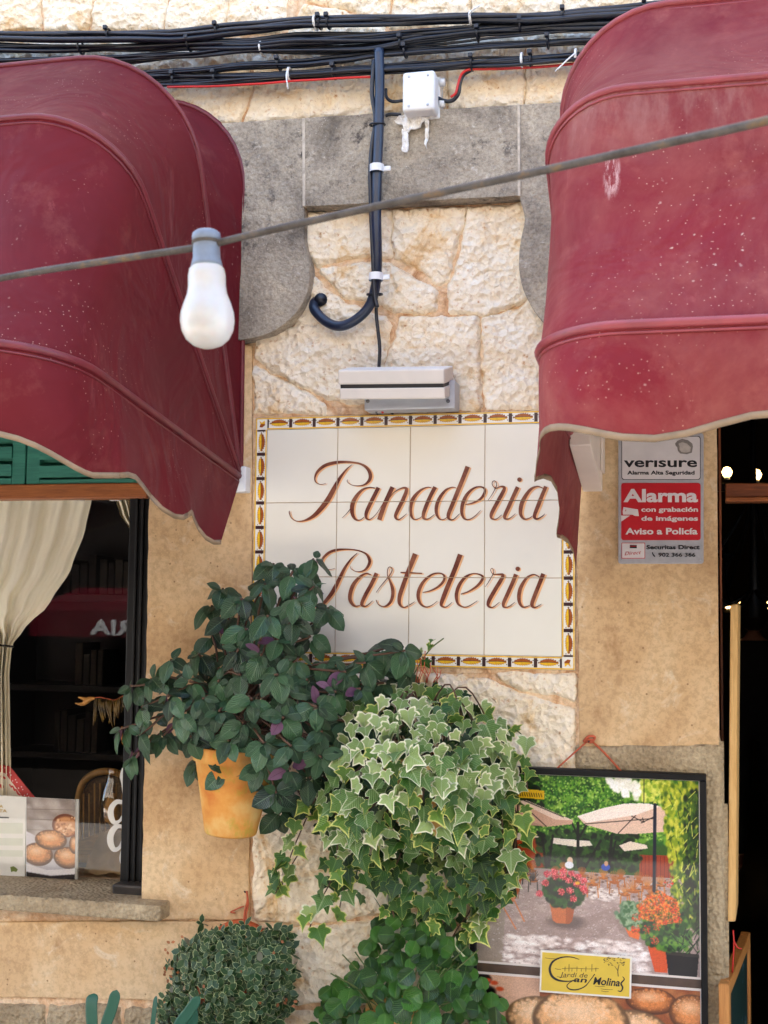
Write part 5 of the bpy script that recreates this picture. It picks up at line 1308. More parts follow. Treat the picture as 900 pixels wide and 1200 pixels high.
# bread picture
zt2 = inner(690, 1148.5)[1]; zb2 = zbot+fw+.004
box('print_border', (pw_l, YQ, zb2), (pw_r, YQ+.0012, zt2), flat('paper_white', rgb(224, 214, 206), .4, .04), po, 0)
pb = Print(380, 200, (150, 92, 56)); pb.blobs([(0,0),(380,0),(380,200),(0,200)], [(168,108,66),(140,84,50),(184,128,86)], 300, 10, 30, .9)
pb.poly([(0,0),(110,0),(110,200),(0,200)], (206, 170, 146))
for (x, y) in ((12,8),(20,30),(35,46),(24,60),(44,84),(20,110),(6,40)): pb.ell(x, y, 16, 12, (44, 26, 20), .4)
for (x, y) in ((18,10),(30,14),(40,24)): pb.ell(x, y, 9, 5, (200, 96, 60), .5)
pb.line((250, 60), (378, 100), 10, (120, 62, 30))
def loaf(cx, cy, rx, ry, c=(226, 182, 138)):
    loafy(pb, cx, cy, rx, ry, c, (238, 218, 196))
loaf(298, 24, 44, 24, (208,138,86)); loaf(366, 40, 40, 34, (212,146,94)); loaf(110, 70, 62, 40); loaf(270, 84, 62, 44); loaf(180, 70, 86, 58, (226,178,130)); loaf(220, 140, 60, 40, (222,190,160)); loaf(80, 140, 70, 44); loaf(320, 150, 70, 46)
pb.grain(.05); lay_print('bread_print', pb, (pw_l+bd, zt2-bd), (pw_r-bd, zt2-bd), (pw_l+bd, zb2+bd), YQ-.0006, MP, po)
box('glass', (x0+fw-.002, -.036, zbot+fw-.002), (x1-fw+.002, -.0335, ztop-fw+.002), mat_glass('poster_glass', ior=1.4, rough=.03, gain=.7), po, 0)
# yellow plaque
YY = -.048
def tq(a, b, y): return U(a, b, y)
pl_ = [(633.5,1113.5),(740.5,1121.5),(739.5,1170.5),(632,1162.5)]
P = [tq(a, b, YY) for a, b in pl_]; plq = prism('plaque', [(p.x, p.z) for p in P][::-1], YY, YY+.006, flat('plaque_edge', rgb(226, 220, 206), .4), po, .0006)
tag(plq, 'small yellow plaque with black script lettering')
pin = [(635.5,1115.8),(738.3,1123.5),(737.4,1168.2),(634.2,1160.4)]
from_py('plaque_face', [tq(a, b, YY-.0006) for a, b in pin][::-1], [(0, 1, 2, 3)], flat('plaque_yellow', rgb(214, 182, 62), .45, .05), plq)
PB = (620, 1100); PK = 4.286; YT = YY-.0012
def brush(pts, name='lettering', mat=M_sb, base=PB, kk=PK, y=None, par=None):
    bm = bmesh.new(); S = smooth_path([Vector((base[0]+p[0]/kk, base[1]+p[1]/kk, p[2]/kk)) for p in pts], 5); prev = None; y = YT if y is None else y
    for i, s_ in enumerate(S):
        a = S[max(0, i-1)]; b = S[min(len(S)-1, i+1)]; t = Vector((b.x-a.x, b.y-a.y, 0)).normalized(); n = Vector((-t.y, t.x, 0)); q = []
        for g_ in (-1, 1):
            pq_ = s_+n*max(.25, s_.z/2)*g_; q.append(bm.verts.new(U(pq_.x, pq_.y, y)))
        if prev: bm.faces.new((prev[0], q[0], q[1], prev[1]))
        prev = q
    me = bpy.data.meshes.new(name); bm.to_mesh(me); bm.free()
    return link(name, me, mat, par or plq)
brush([(252,104,3),(210,92,5),(160,95,7),(120,115,10),(104,150,12),(115,188,12),(150,210,10),(200,214,5),(235,205,3)])
brush([(235,205,3),(205,220,4),(190,238,5),(205,254,6),(240,256,6),(280,240,5),(310,205,4),(330,178,5)])
text('an', 672, 687, 1150.5, 6.5, YT, M_sb, plq, .02, .35, rise=-1.0); text('Molina', 695, 726, 1153.5, 9, YT, M_sb, plq, .02, .25, rise=-2.3)
brush([(470,190,3),(478,205,6),(462,225,8),(470,245,8),(462,264,6),(445,262,4)])
Mk2 = flat('faded_print_black', rgb(96, 80, 40), .5, .2)
text('Jardí de', 656, 688, 1144.5, 5.5, YT-.0003, flat('thin_black', rgb(60, 50, 34)), plq, 0, .3, rise=-1.2)
for (a, b, c_, d) in ((330,238,380,240), (360,252,420,256), (362,262,400,266), (80,96,130,100), (130,150,160,154), (140,190,190,196)):
    brush([(a, b, 2), ((a+c_)/2, (b+d)/2+2, 2.5), (c_, d, 2)], mat=Mk2)
rn = random.Random(4)
for _ in range(46):
    a, b = rn.uniform(370, 480), rn.uniform(95, 135); brush([(a, b, 2.5), (a+rn.uniform(4, 10), b+rn.uniform(-4, 4), 3)], name='tree_drawing', mat=Mk2)
brush([(448,190,4),(446,160,4),(452,130,3)], 'tree_drawing', Mk2); brush([(445,160,3),(430,138,2)], 'tree_drawing', Mk2)
for (a, h) in ((180,140),(200,128),(215,150),(240,140),(262,150),(285,140),(315,128),(335,145)): brush([(a, 165, 3), (a+1, h, 3)], 'house_drawing', Mk2)
brush([(165,150,2),(230,148,2.5),(300,152,2),(350,150,2)], 'house_drawing', Mk2)
# hanging twine and nail
tw = thing('hanging_twine', 'orange twine looped over a nail above the framed poster', 'twine', U(692, 866, -.02))
tube('twine', [U(a, b, y) for a, b, y in [(689,868,-.02),(672,883,-.022),(650,903,-.03)]], .0024, M_twine, tw, 6, 3)
tube('twine', [U(a, b, y) for a, b, y in [(692,867,-.02),(708,882,-.022),(728,904,-.03)]], .0028, M_twine, tw, 6, 3)
tube('knot', [U(a, b, y) for a, b, y in [(684,869,-.022),(690,863,-.030),(697,864,-.022),(692,870,-.030),(686,866,-.024),(696,868,-.032)]], .0034, M_twine, tw, 6, 5)
tube('nail', [U(690, 869, 0), U(690, 869, -.035)], .0028, flat('rusty_nail', rgb(90, 50, 36), .6), tw, 8)

# ------------------------------------------------------------------ behind the shop window
YW = .17
M_curt = MT('cream_curtain_cloth', .85, .2); _w = M_curt.noise(180, 3); M_curt.col(M_curt.ramp(M_curt.noise(5, 4), [(.3, rgb(238, 226, 196)), (.7, rgb(248, 238, 212))])); M_curt.bump(_w, .2, .001)
_tr = M_curt.n('ShaderNodeBsdfTranslucent'); _tr.inputs[0].default_value = rgb(214, 196, 164); _ms = M_curt.n('ShaderNodeMixShader'); _ms.inputs[0].default_value = .08
M_curt.l(M_curt.b.outputs[0], _ms.inputs[1]); M_curt.l(_tr.outputs[0], _ms.inputs[2]); M_curt.l(_ms.outputs[0], M_curt.t.nodes['Material Output'].inputs[0]); M_curt = M_curt.m
def curtain(label, rows, left_rows, nf, group):
    ct = thing('curtain', label, 'curtain', U(rows[0][0], rows[0][1], YW), group)
    vs, fs = [], []; n = 150; V = 44; y0_, y1_ = rows[0][1], rows[-1][1]
    for j in range(V+1):
        py = y0_+(y1_-y0_)*j/V; xr = interp([(b, a) for a, b in rows], py); xl = interp([(b, a) for a, b in left_rows], py)
        wd = abs(xr-xl); amp = .012+.02*min(1, 60/max(20, wd))
        for i in range(n+1):
            t = i/n; x = xl+(xr-xl)*t; ph = t*nf*2*math.pi
            yy_ = YW+.03+amp*math.sin(ph+.6*math.sin(t*9+py*.01))*(.65+.35*math.sin(t*23+1))+.006*math.sin(ph*2.3+py*.02)
            vs.append(U(x, py, yy_))
    fs = [(j*(n+1)+i, j*(n+1)+i+1, (j+1)*(n+1)+i+1, (j+1)*(n+1)+i) for j in range(V) for i in range(n)]
    from_py('cloth', vs, fs, M_curt, ct, True); return ct
ct = curtain('cream curtain gathered to the left of the shop window by a dark tieback', [(108,582),(100,620),(84,665),(58,708),(30,735),(14,757),(11,790),(12,840),(13,900),(16,1000)], [(-330,582),(-300,700),(-50,757),(-60,900),(-70,1000)], 15, None)
tube('tieback', [U(a, b, YW-.03) for a, b in [(-40,751),(-10,755),(8,757),(17,758)]], .0035, M_blackframe, ct, 6, 4)
tube('curtain_rod', [U(-400, 581.5, YW+.03), U(170, 582, YW+.03)], .006, M_wht, ct, 8)
for x in (84, 91): bx('runner', x, 582, x+5, 586.5, YW-.01, YW+.01, M_wht, ct, .001)
ct2 = curtain('short triangle of cream curtain at the top right corner of the shop window', [(172,582),(172,600),(172,640),(172,680)], [(134,582),(140,600),(154,625),(169,680)], 5, None)
for x in (128, 134): bx('runner', x, 582, x+5, 586.5, YW-.01, YW+.01, M_wht, ct2, .001)
# shelf of books
sh = thing('bookshelf', 'dark wooden bookshelf deep inside the shop behind the window', 'shelf', (U(60, 900, 2.2).x, 2.2, .0))
xl, xr = U(20, 700, 2.2).x, U(175, 700, 2.2).x; M_dw = flat('dark_shelf_wood', rgb(26, 18, 13), .5, .3, 9)
zsh = [UZ(100, py, 2.2) for py in (697, 802, 880)]
for z in zsh: box('shelf_board', (xl, 2.1, z-.03), (xr, 2.4, z), M_dw, sh)
for x in (xl-.03, xr): box('side_panel', (x, 2.1, .004), (x+.03, 2.4, zsh[0]+.5), M_dw, sh)
box('back_panel', (xl, 2.4, .004), (xr, 2.42, zsh[0]+.5), M_dw, sh)
bk0 = None; rb = random.Random(9); BC = [rgb(62,50,36), rgb(46,36,26), rgb(54,46,36), rgb(38,28,20), rgb(70,60,44)]
for row, (z, x0_, x1_) in enumerate(((zsh[0], 74, 104), (zsh[0], 116, 150), (zsh[1], 90, 122), (zsh[2], 68, 112))):
    x = x0_; pos = ('left group on the top shelf', 'right group on the top shelf', 'group on the middle shelf', 'row on the lowest shelf')[row]
    while x < x1_:
        wpx = rb.uniform(7.5, 10.5); a = U(x, 700, 2.12).x; b = U(x+wpx-1, 700, 2.12).x; h = rb.uniform(.14, .20)
        bb = box('book', (a, 2.12, z+.001), (b, 2.3, z+h), flat('book_cloth_%d' % rb.randint(0, 4), BC[rb.randint(0, 4)], .7, .2), None, .004)
        nb = nb+1 if x > x0_ else 0; tag(bb, ('first','second','third','fourth','fifth','sixth','seventh')[nb]+' dim book from the left, '+pos, 'book', 'books on the dim shelves'); x += wpx
# wicker chair
wc = thing('wicker_chair', 'golden cane chair with rounded back standing inside the window', 'chair', (U(120, 1000, .75).x, .75, .0))
def WP(a, b, y): return U(a, b, y)
M_cane = flat('golden_cane', rgb(176, 132, 66), .45, .25, 30)
yb_ = .95; arch = [(92,1035),(92,980),(91,945),(96,920),(108,908),(124,904),(142,908),(154,922),(158,950),(158,1035)]
tube('back_frame', [WP(a, b, yb_) for a, b in arch], .013, M_cane, wc, 10, 6)
bm = bmesh.new(); pts_ = [WP(a, b, yb_+.01) for a, b in smooth_px([(97,985),(95,945),(100,924),(110,913),(125,909),(140,913),(150,925),(154,950),(154,985)])]
vsb = [bm.verts.new(p) for p in pts_]; bm.faces.new(vsb); from_bm('woven_back', bm, flat('woven_cane', rgb(96, 68, 34), .6, .4, 120, bump=.8), wc)
for i in range(9): x = 98+i*6.4; tube('cane_rib', [WP(x, 918 if 1 < i < 7 else 930, yb_-.004), WP(x, 985, yb_-.004)], .003, M_cane, wc, 5)
zs_ = WP(125, 985, .75).z; xa_, xb_ = WP(92, 985, .75).x, WP(160, 985, .75).x
bm = bmesh.new(); bm_box(bm, (xa_, .50, zs_-.03), (xb_, .97, zs_), .012); from_bm('seat', bm, M_cane, wc)
for (x, y) in ((xa_+.02, .52), (xb_-.02, .52), (xa_+.02, .94), (xb_-.02, .94)): tube('leg', [(x, y, zs_-.02), (x, y, .004)], [.014, .011], M_cane, wc, 8)
# paper bag / table cloth panel beside the chair (tan cloth on the low table)
tb = thing('draped_cloth', 'tan cloth draped over a low ledge just inside the window beside the book print', 'cloth', U(130, 1028, .4))
vs = []; A = U(97, 1024, .24); Bq = U(150, 1024, .24); Cq = U(150, 975, .45); Dq = U(118, 973, .45)
N = 14
for j in range(N+1):
    for i in range(N+1):
        s_, t = i/N, j/N; p = A.lerp(Bq, s_).lerp(Dq.lerp(Cq, s_), t); p.z += .008*noise.noise(Vector((s_*5, t*5, 2)))+.004*math.sin(s_*14+t*3); vs.append(p)
fs = [(j*(N+1)+i, j*(N+1)+i+1, (j+1)*(N+1)+i+1, (j+1)*(N+1)+i) for j in range(N) for i in range(N)]
bm = bmesh.new(); bvs = [bm.verts.new(v) for v in vs]
for f in fs: bm.faces.new([bvs[q] for q in f])
o = from_bm('cloth', bm, flat('tan_cloth', rgb(176, 146, 104), .8, .15, 12), tb, True)
zc = min(v.z for v in vs); box('ledge', (A.x-.3, .20, Z_SILL-.35), (Bq.x+.05, .46, zc-.012), M_dw, tb)
# leaflet holder with menu page and bread photo
mh = thing('leaflet_stand', 'clear stand with a white menu page beside a bread photo, inside the window corner', 'leaflet', U(50, 1028, .14))
YM = .150
def ppq(a, b, y=YM): v = U(a, b, y); return (v.x, v.z)
def quad(name, pts, y, mat, parent): return from_py(name, [U(a, b, y) for a, b in pts][::-1], [(0, 1, 2, 3)], mat, parent)
prism('menu_page', ppoly([(-70,928),(30.5,934),(29,1027),(-70,1024)], YM), YM, YM+.003, flat('menu_white', rgb(214, 210, 200), .6, .03), mh, 0)
for (a, b, c_, d) in ((-60,963,27,977), (-60,981,27,991), (-60,995,27,1004)): quad('menu_band', [(a, b), (c_, b+1.5), (c_-.4, d), (a, d-1)], YM-.0006, flat('menu_band', rgb(196, 196, 178), .6, .05), mh)
Mgold = flat('menu_gold', rgb(176, 140, 60)); text('A', -1, 3.6, 946.5, 3.4, YM-.0009, Mgold, mh, .02); text('ATA', -6, 8, 952, 3.6, YM-.0009, Mgold, mh, .02)
quad('menu_rule', [(-20,956.6),(10.5,957.4),(10.5,959),(-20,958.4)], YM-.0009, flat('menu_rule', rgb(90, 84, 80)), mh)
flatpoly([(12,1016),(16,1015),(19,1017),(21,1019),(19,1022),(16,1021),(13,1022)], YM-.0009, flat('menu_green', rgb(96, 110, 40)), mh, 'leaf_print')
bp = Print(120, 200, (150, 140, 134)); bp.blobs([(0,0),(120,0),(120,110),(0,110)], [(170,160,154),(140,128,120),(186,176,168)], 60, 12, 30, .9)
for a in range(3): bp.line((0, 30+a*26), (120, 26+a*26), 2, (120, 108, 100), .5)
bp.ell(96, 66, 34, 30, (116, 70, 42), .06); bp.ell(97, 68, 31, 27, (196, 148, 108), .2); bp.blobs([(72,50),(120,44),(120,92),(76,88)], [(224,190,156),(160,110,74)], 40, 2, 5)
bp.poly([(0,86),(30,100),(60,150),(120,160),(120,200),(0,200)], (196, 192, 194))
for (cx, cy, rx, ry) in ((28,142,38,30), (100,146,34,28), (118,112,14,24), (60,104,40,26)):
    loafy(bp, cx, cy, rx, ry, (206, 150, 100), (238, 220, 200))
bp.poly([(0,168),(50,180),(120,172),(120,184),(60,192),(0,186)], (226, 222, 220)); bp.poly([(0,188),(60,194),(120,186),(120,200),(0,200)], (60, 52, 50)); bp.grain(.03)
tlq, trq, blq = ppq(31, 934), ppq(88, 937), ppq(31, 1027); lay_print('bread_print', bp, tlq, trq, blq, YM-.0004, MPm, mh)
prism('print_backing', ppoly([(30.5,934),(88,937),(88,1030),(30.5,1027)], YM), YM, YM+.003, M_wht, mh, 0)
prism('clear_edge', ppoly([(88.5,936.5),(92.5,937),(90.5,1031),(87.5,1030.5)], YM-.004), YM-.004, YM+.002, flat('acrylic_edge', rgb(170, 166, 156), .2), mh, .0005)
# red dotted card
rc2 = thing('dotted_card', 'white card with red polka-dot border standing behind the menu page', 'card', U(15, 930, .19))
YR = .19
prism('card', ppoly([(-60,900),(4,896.5),(11,898),(41,935),(41,960),(-60,960)], YR), YR, YR+.004, flat('card_red', rgb(176, 44, 40), .6), rc2, .0005)
from_py('card_face', [U(a, b, YR-.0006) for a, b in [(-60,908),(1,905),(6,906),(31,940),(31,955),(-60,955)]][::-1], [(0, 1, 2, 3, 4, 5)], flat('card_white', rgb(208, 198, 180), .6), rc2)
dots = bmesh.new()
for i in range(10):
    t = i/9; cx, cy = 6+31*t, 901.5+38*t
    for (dx, dy) in ((0, 0), (3.4, -1.5)) if i % 2 else ((1.5, -2.6),):
        c = U(cx+dx-1.5, cy+dy+1, YR-.0008); dots.faces.new([dots.verts.new((c.x+.0017*math.cos(a), c.y, c.z+.0017*math.sin(a))) for a in [k*math.pi/4 for k in range(8)]])
for i in range(12):
    c = U(-58+i*5, 904.8-.28*i, YR-.0008); dots.faces.new([dots.verts.new((c.x+.0017*math.cos(a), c.y, c.z+.0017*math.sin(a))) for a in [k*math.pi/4 for k in range(8)]])
from_bm('dots', dots, M_wht, rc2)
Mrt = flat('card_text_red', rgb(186, 50, 44))
brush([(0,0,3),(3,3,4),(6,3,3),(8,6,4)], mat=Mrt, base=(1, 909), kk=1.6, y=YR-.0012, par=rc2); brush([(0,0,2),(3,4,3),(5,3,2),(8,9,3),(10,8,2),(13,14,3),(17,17,2)], mat=Mrt, base=(11, 919), kk=1.3, y=YR-.0012, par=rc2)
brush([(0,2,2),(2,0,3),(3,4,2),(5,1,3),(6,4,2)], mat=Mrt, base=(-1, 920), kk=1.2, y=YR-.0012, par=rc2)
# dried pods strung from a wooden hand
gd = thing('pod_garland', 'string of dried dark pods held by a small carved wooden hand behind the window', 'garland', U(120, 820, .26))
YG = .26; GB = (70, 780); GK = 9.0
def G(x, y, dy=0): return U(GB[0]+x/GK, GB[1]+y/GK, YG+dy)
M_hand = flat('carved_wood_hand', rgb(196, 138, 66), .5, .2, 40)
hand_v = [(350,350,16),(310,355,22),(270,370,30)]
vs, fs = tube_geo(smooth_path([G(x, y) for x, y, r in [(370,345,0),(320,352,0),(285,372,0),(262,385,0)]], 4), [.0035+.0055*math.sin(min(1, i/9)*1.8) for i in range(13)], 10)
for fing in ([(285,355),(250,345),(215,338),(195,335)], [(270,375),(240,395),(205,402),(165,398)], [(275,385),(250,402),(222,410),(190,410)], [(280,392),(262,408),(240,414),(215,416)], [(290,360),(268,352),(245,352),(222,350)]):
    vs, fs = tube_geo(smooth_path([G(x, y, random.uniform(-.004, .004)) for x, y in fing], 3), [.0042-.0022*i/9 for i in range(10)], 7, True, vs, fs)
from_py('hand', vs, fs, M_hand, gd, True)
tube('string', [G(x, y) for x, y in [(375,340),(430,335),(500,350),(580,365),(650,330),(720,300),(785,258)]], .0016, M_twine, gd, 5, 5)
M_pod = MT('dried_pod', .5, .4); M_pod.col(M_pod.ramp(M_pod.noise(25, 4), [(.35, rgb(58, 44, 20)), (.6, rgb(120, 92, 36)), (.75, rgb(170, 130, 50))])); M_pod = M_pod.m
for i in range(24):
    t = i/23; x = 375+400*t; y = interp([(370,340),(500,352),(580,366),(650,330),(785,262)], x); L_ = random.uniform(200, 330)*(1 if t < .3 else .8); sk = random.uniform(-60, 90)
    if i in (0, 1): sk = -20
    tube('pod', [G(x, y), G(x+sk*.3, y+L_*.4, -.008), G(x+sk, y+L_, random.uniform(-.01, .01))], [.0018, .0025, .0036, .0042, .0040, .0036, .0032, .0024, .0010], M_pod, gd, 6, 4)
tube('pod', [G(x, y) for x, y in [(655,640),(650,700),(655,760),(665,830)]], [.001, .003, .003, .0015], flat('orange_pod', rgb(196, 120, 40)), gd, 6)
prism('wooden_stick', [(p.x, p.z) for p in [G(x, y) for x, y in [(775,252),(795,258),(785,420),(790,520),(780,830),(690,815),(720,650),(745,500),(750,400)]]][::-1], YG-.006, YG+.006, M_pale, gd, .001)
# glass jar
jr = thing('glass_jar', 'clear glass bottle-shaped jar hanging inside the window above the chair seat', 'jar', U(131, 945, .22))
cj = U(131, 970, .22); kj = 1/(1500/(cj-CAM).dot(Fv))
lathe('bowl', [(5*kj, 0), (12*kj, 4*kj), (15*kj, 14*kj), (15*kj, 30*kj), (12*kj, 44*kj), (8*kj, 54*kj), (6*kj, 62*kj), (7*kj, 68*kj)], mat_glass('jar_glass', (.9, .86, .76, 1), 1.6, .05, 2.0), jr, 28, cj, cap=False)
lathe('dried_filling', [(2*kj, 2*kj), (9*kj, 10*kj), (10*kj, 22*kj), (7*kj, 34*kj), (2*kj, 40*kj)], flat('gold_filling', rgb(150, 108, 44), .6, .4, 60), jr, 20, cj)
# white script on the glass
wl = thing('window_lettering', 'white painted script letters on the window glass beside the black post', 'lettering', U(138, 970, .11))
LB = (0, 780); LK = 4.0; YL = .1135
Mwl = flat('white_paint_letter', rgb(214, 210, 202), .6, .04)
def wbrush(pts): brush(pts, 'letter', Mwl, LB, LK, YL, wl)
wbrush([(572,640,20),(545,640,22),(522,668,26),(520,705,28),(535,735,22),(560,728,14),(580,700,14)]); wbrush([(580,480,16),(572,520,20),(582,560,24),(590,640,30),(588,740,30)])
wbrush([(580,755,14),(545,755,24),(520,790,30),(518,830,30),(535,862,24),(562,850,16),(585,800,20)]); wbrush([(590,755,26),(586,840,26),(572,900,26),(575,930,20)])
# ------------------------------------------------------------------ shop interior
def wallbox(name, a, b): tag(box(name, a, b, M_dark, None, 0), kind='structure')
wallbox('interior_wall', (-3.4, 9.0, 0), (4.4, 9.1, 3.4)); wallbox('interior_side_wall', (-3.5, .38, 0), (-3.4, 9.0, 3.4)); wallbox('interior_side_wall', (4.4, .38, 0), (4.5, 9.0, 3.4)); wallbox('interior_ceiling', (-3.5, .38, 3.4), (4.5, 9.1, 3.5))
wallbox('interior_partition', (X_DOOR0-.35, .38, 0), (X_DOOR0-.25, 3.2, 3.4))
# doorway
df = tag(bx('door_frame', 842, 380, 850.5, 1270, .10, .17, M_wood, fac, .003), 'red-brown varnished door post')
box('door_frame', (X_DOOR1-.06, .10, 0), (X_DOOR1, .17, Z_DTOP), M_wood, fac, .003)
tr_ = bx('transom', 850, 566.5, 1300, 584, .105, .165, mat_wood('transom_wood', rgb(84, 38, 18), rgb(140, 76, 36), axis='x'), fac, .003)
a_ = U(850, 566, .10); box('transom_bead', (a_.x, .098, U(850, 585, .1).z-.006), (X_DOOR1-.06, .112, U(850, 585, .1).z+.004), M_woodx, tr_, .001)
pl2 = thing('edge_board', 'pale yellow pine board standing edge-on in the doorway beside the post', 'board', U(862, 1080, .02))
bm = bmesh.new()
q = [U(856, 709, .02), U(865, 708, .02), U(862, 1080, .0), U(853, 1080, .0)]; q2 = [p+Vector((.012, .20, 0)) for p in q]
bvs = [bm.verts.new(p) for p in q+q2]
for f in ((0, 1, 2, 3), (7, 6, 5, 4), (0, 4, 5, 1), (1, 5, 6, 2), (2, 6, 7, 3), (3, 7, 4, 0)): bm.faces.new([bvs[i] for i in f])
bmesh.ops.bevel(bm, geom=bm.edges[:], offset=.002, segments=2, affect='EDGES'); from_bm('plank', bm, M_pale, pl2)
tube('bracket', [U(851, 1000, .05), U(856, 1000, .03)], .004, M_lgr, pl2, 6)
cb = thing('chalkboard', 'pine-framed chalkboard seen almost edge-on at the bottom right corner', 'chalkboard', (U(866, 1200, .0).x, .0, .0))
e0, e1 = U(854.5, 1154, -.06), U(879.5, 1111, .48); zb_ = .05
dirv = Vector((e1.x-e0.x, e1.y-e0.y, 0)); zt_ = e0.z; nrm_ = Vector((dirv.y, -dirv.x, 0)).normalized()
def board(name, s0, s1, z0_, z1_, th_, off, mat):
    bm = bmesh.new(); base = Vector((e0.x, e0.y, 0)); vsx = []
    for (s_, n_, z) in [(s, n, z) for s in (s0, s1) for n in (off, off-th_) for z in (z0_, z1_)]: vsx.append(bm.verts.new(base+dirv*s_+nrm_*n_+Vector((0, 0, z))))
    for f in ((0, 1, 3, 2), (4, 6, 7, 5), (0, 4, 5, 1), (2, 3, 7, 6), (0, 2, 6, 4), (1, 5, 7, 3)): bm.faces.new([vsx[i] for i in f])
    bmesh.ops.bevel(bm, geom=bm.edges[:], offset=.002, segments=1, affect='EDGES'); return from_bm(name, bm, mat, cb)
M_pine = mat_wood('orange_pine', rgb(168, 104, 46), rgb(200, 142, 76), .5)
board('frame_bar', 0, .065, zb_, zt_, .025, .0, M_pine); board('frame_bar', .935, 1, zb_, zt_, .025, .0, M_pine); board('frame_bar', .067, .933, zt_-.032, zt_, .025, .0, M_pine); board('frame_bar', .067, .933, zb_, zb_+.032, .025, .0, M_pine)
mc = MT('chalk_slate', .7, .2); _n = mc.noise(5, 5, .7, dist=1.5); mc.col(mc.mix(mc.step(_n, .6, .68), rgb(20, 44, 40), rgb(96, 140, 170))); board('slate', .067, .933, zb_+.034, zt_-.034, .008, -.006, mc.m)
# red cord near the post
rcd = thing('red_cord', 'thin red cord hanging in the doorway above the chalkboard', 'cord', U(860, 1140, .05))
tube('strand', [U(a, b, .05) for a, b in [(859,1090),(860,1108),(858,1140)]], .0022, M_red, rcd, 5, 4); tube('strand', [U(a, b, .05) for a, b in [(860,1102),(864,1110),(869,1112)]], .0018, M_red, rcd, 5, 4)
# lit bulbs inside
M_lit = mat_emit('lit_warm_bulb', rgb(255, 200, 116), 3.0)
def inner_bulb(px, py, y, rpx, lab, grp=None, upr=True):
    c = U(px, py, y); kk = rpx/(1500/(c-CAM).dot(Fv)); o = thing('lit_bulb', lab, 'light bulb', c, grp); s_ = 1 if upr else -1
    lathe('glass', [(.05*kk, s_*kk), (.6*kk, s_*.8*kk), (kk, 0), (.8*kk, -s_*.6*kk), (.5*kk, -s_*1.0*kk)], M_lit, o, 16, c)
    lathe('socket', [(.5*kk, -s_*1.0*kk), (.55*kk, -s_*1.5*kk)], M_wht, o, 12, c); return c
c1 = inner_bulb(852, 553, 3.0, 6, 'glowing round bulb cut off by the door post, above the transom')
c2 = inner_bulb(886.5, 556, 3.0, 6, 'glowing round bulb above the transom, clear of the door post')
bz = min(c1.z, c2.z)-.03; box_ = box('lamp_bar', (c1.x-.5, 3.0-.02, bz-.05), (c2.x+1.2, 3.02, bz-.012), M_blackframe, None); tag(box_, 'dark bar carrying the glowing bulbs above the transom', 'lamp bar')
for (x, lab) in ((853, 'leftmost small glowing bulb of the low inner row, beside the door post'), (869, 'second small glowing bulb from the post in the low inner row'), (886, 'third small glowing bulb from the post in the low inner row'), (900, 'small glowing bulb of the low inner row at the photo edge')):
    c = inner_bulb(x, 709, 6.8, 3.8, lab)
box_ = box('lamp_bar', (c.x-.8, 6.78, c.z-.075), (c.x+1.0, 6.82, c.z-.05), M_blackframe, None); tag(box_, 'low dark bar carrying the row of small glowing bulbs', 'lamp bar')
# chandelier
ch = thing('chandelier', 'black wrought-iron chandelier with curved arms hanging inside the doorway', 'chandelier', U(885, 660, 1.4))
hub = U(884, 690, 1.4)
tube('hub', [hub+Vector((0, 0, -.10)), hub+Vector((0, 0, .05)), hub+Vector((0, 0, .7))], [.02, .016, .008], M_blackframe, ch, 10)
for i in range(8):
    a = i*math.pi/4+.3; d_ = Vector((math.cos(a), math.sin(a), 0))
    tube('arm', smooth_path([hub, hub+d_*.12+Vector((0, 0, -.06)), hub+d_*.28+Vector((0, 0, -.02)), hub+d_*.30+Vector((0, 0, .12))], 6), .007, M_blackframe, ch, 7)
    tube('brace', smooth_path([hub+Vector((0, 0, .35)), hub+d_*.10+Vector((0, 0, .18)), hub+d_*.28+Vector((0, 0, .0))], 5), .004, M_blackframe, ch, 6)
    lathe('cup', [(.006, .11), (.035, .13), (.04, .135), (.012, .14), (.010, .20)], M_blackframe, ch, 14, hub+d_*.30)
# pale picture on the far wall seen through the doorway
pic = thing('wall_picture', 'pale framed picture glimpsed deep inside the doorway', 'picture', U(880, 812, 8.9))
a = U(865, 786, 8.9); b = U(893, 814, 8.9); box('panel', (a.x, 8.93, b.z), (b.x, 8.97, a.z), flat('pale_panel', rgb(214, 196, 170), .6), pic)
a = U(862, 818, 8.9); b = U(880, 828, 8.9); box('blue_panel', (a.x, 8.92, b.z), (b.x, 8.96, a.z), flat('pale_blue_panel', rgb(190, 210, 226), .6), pic)
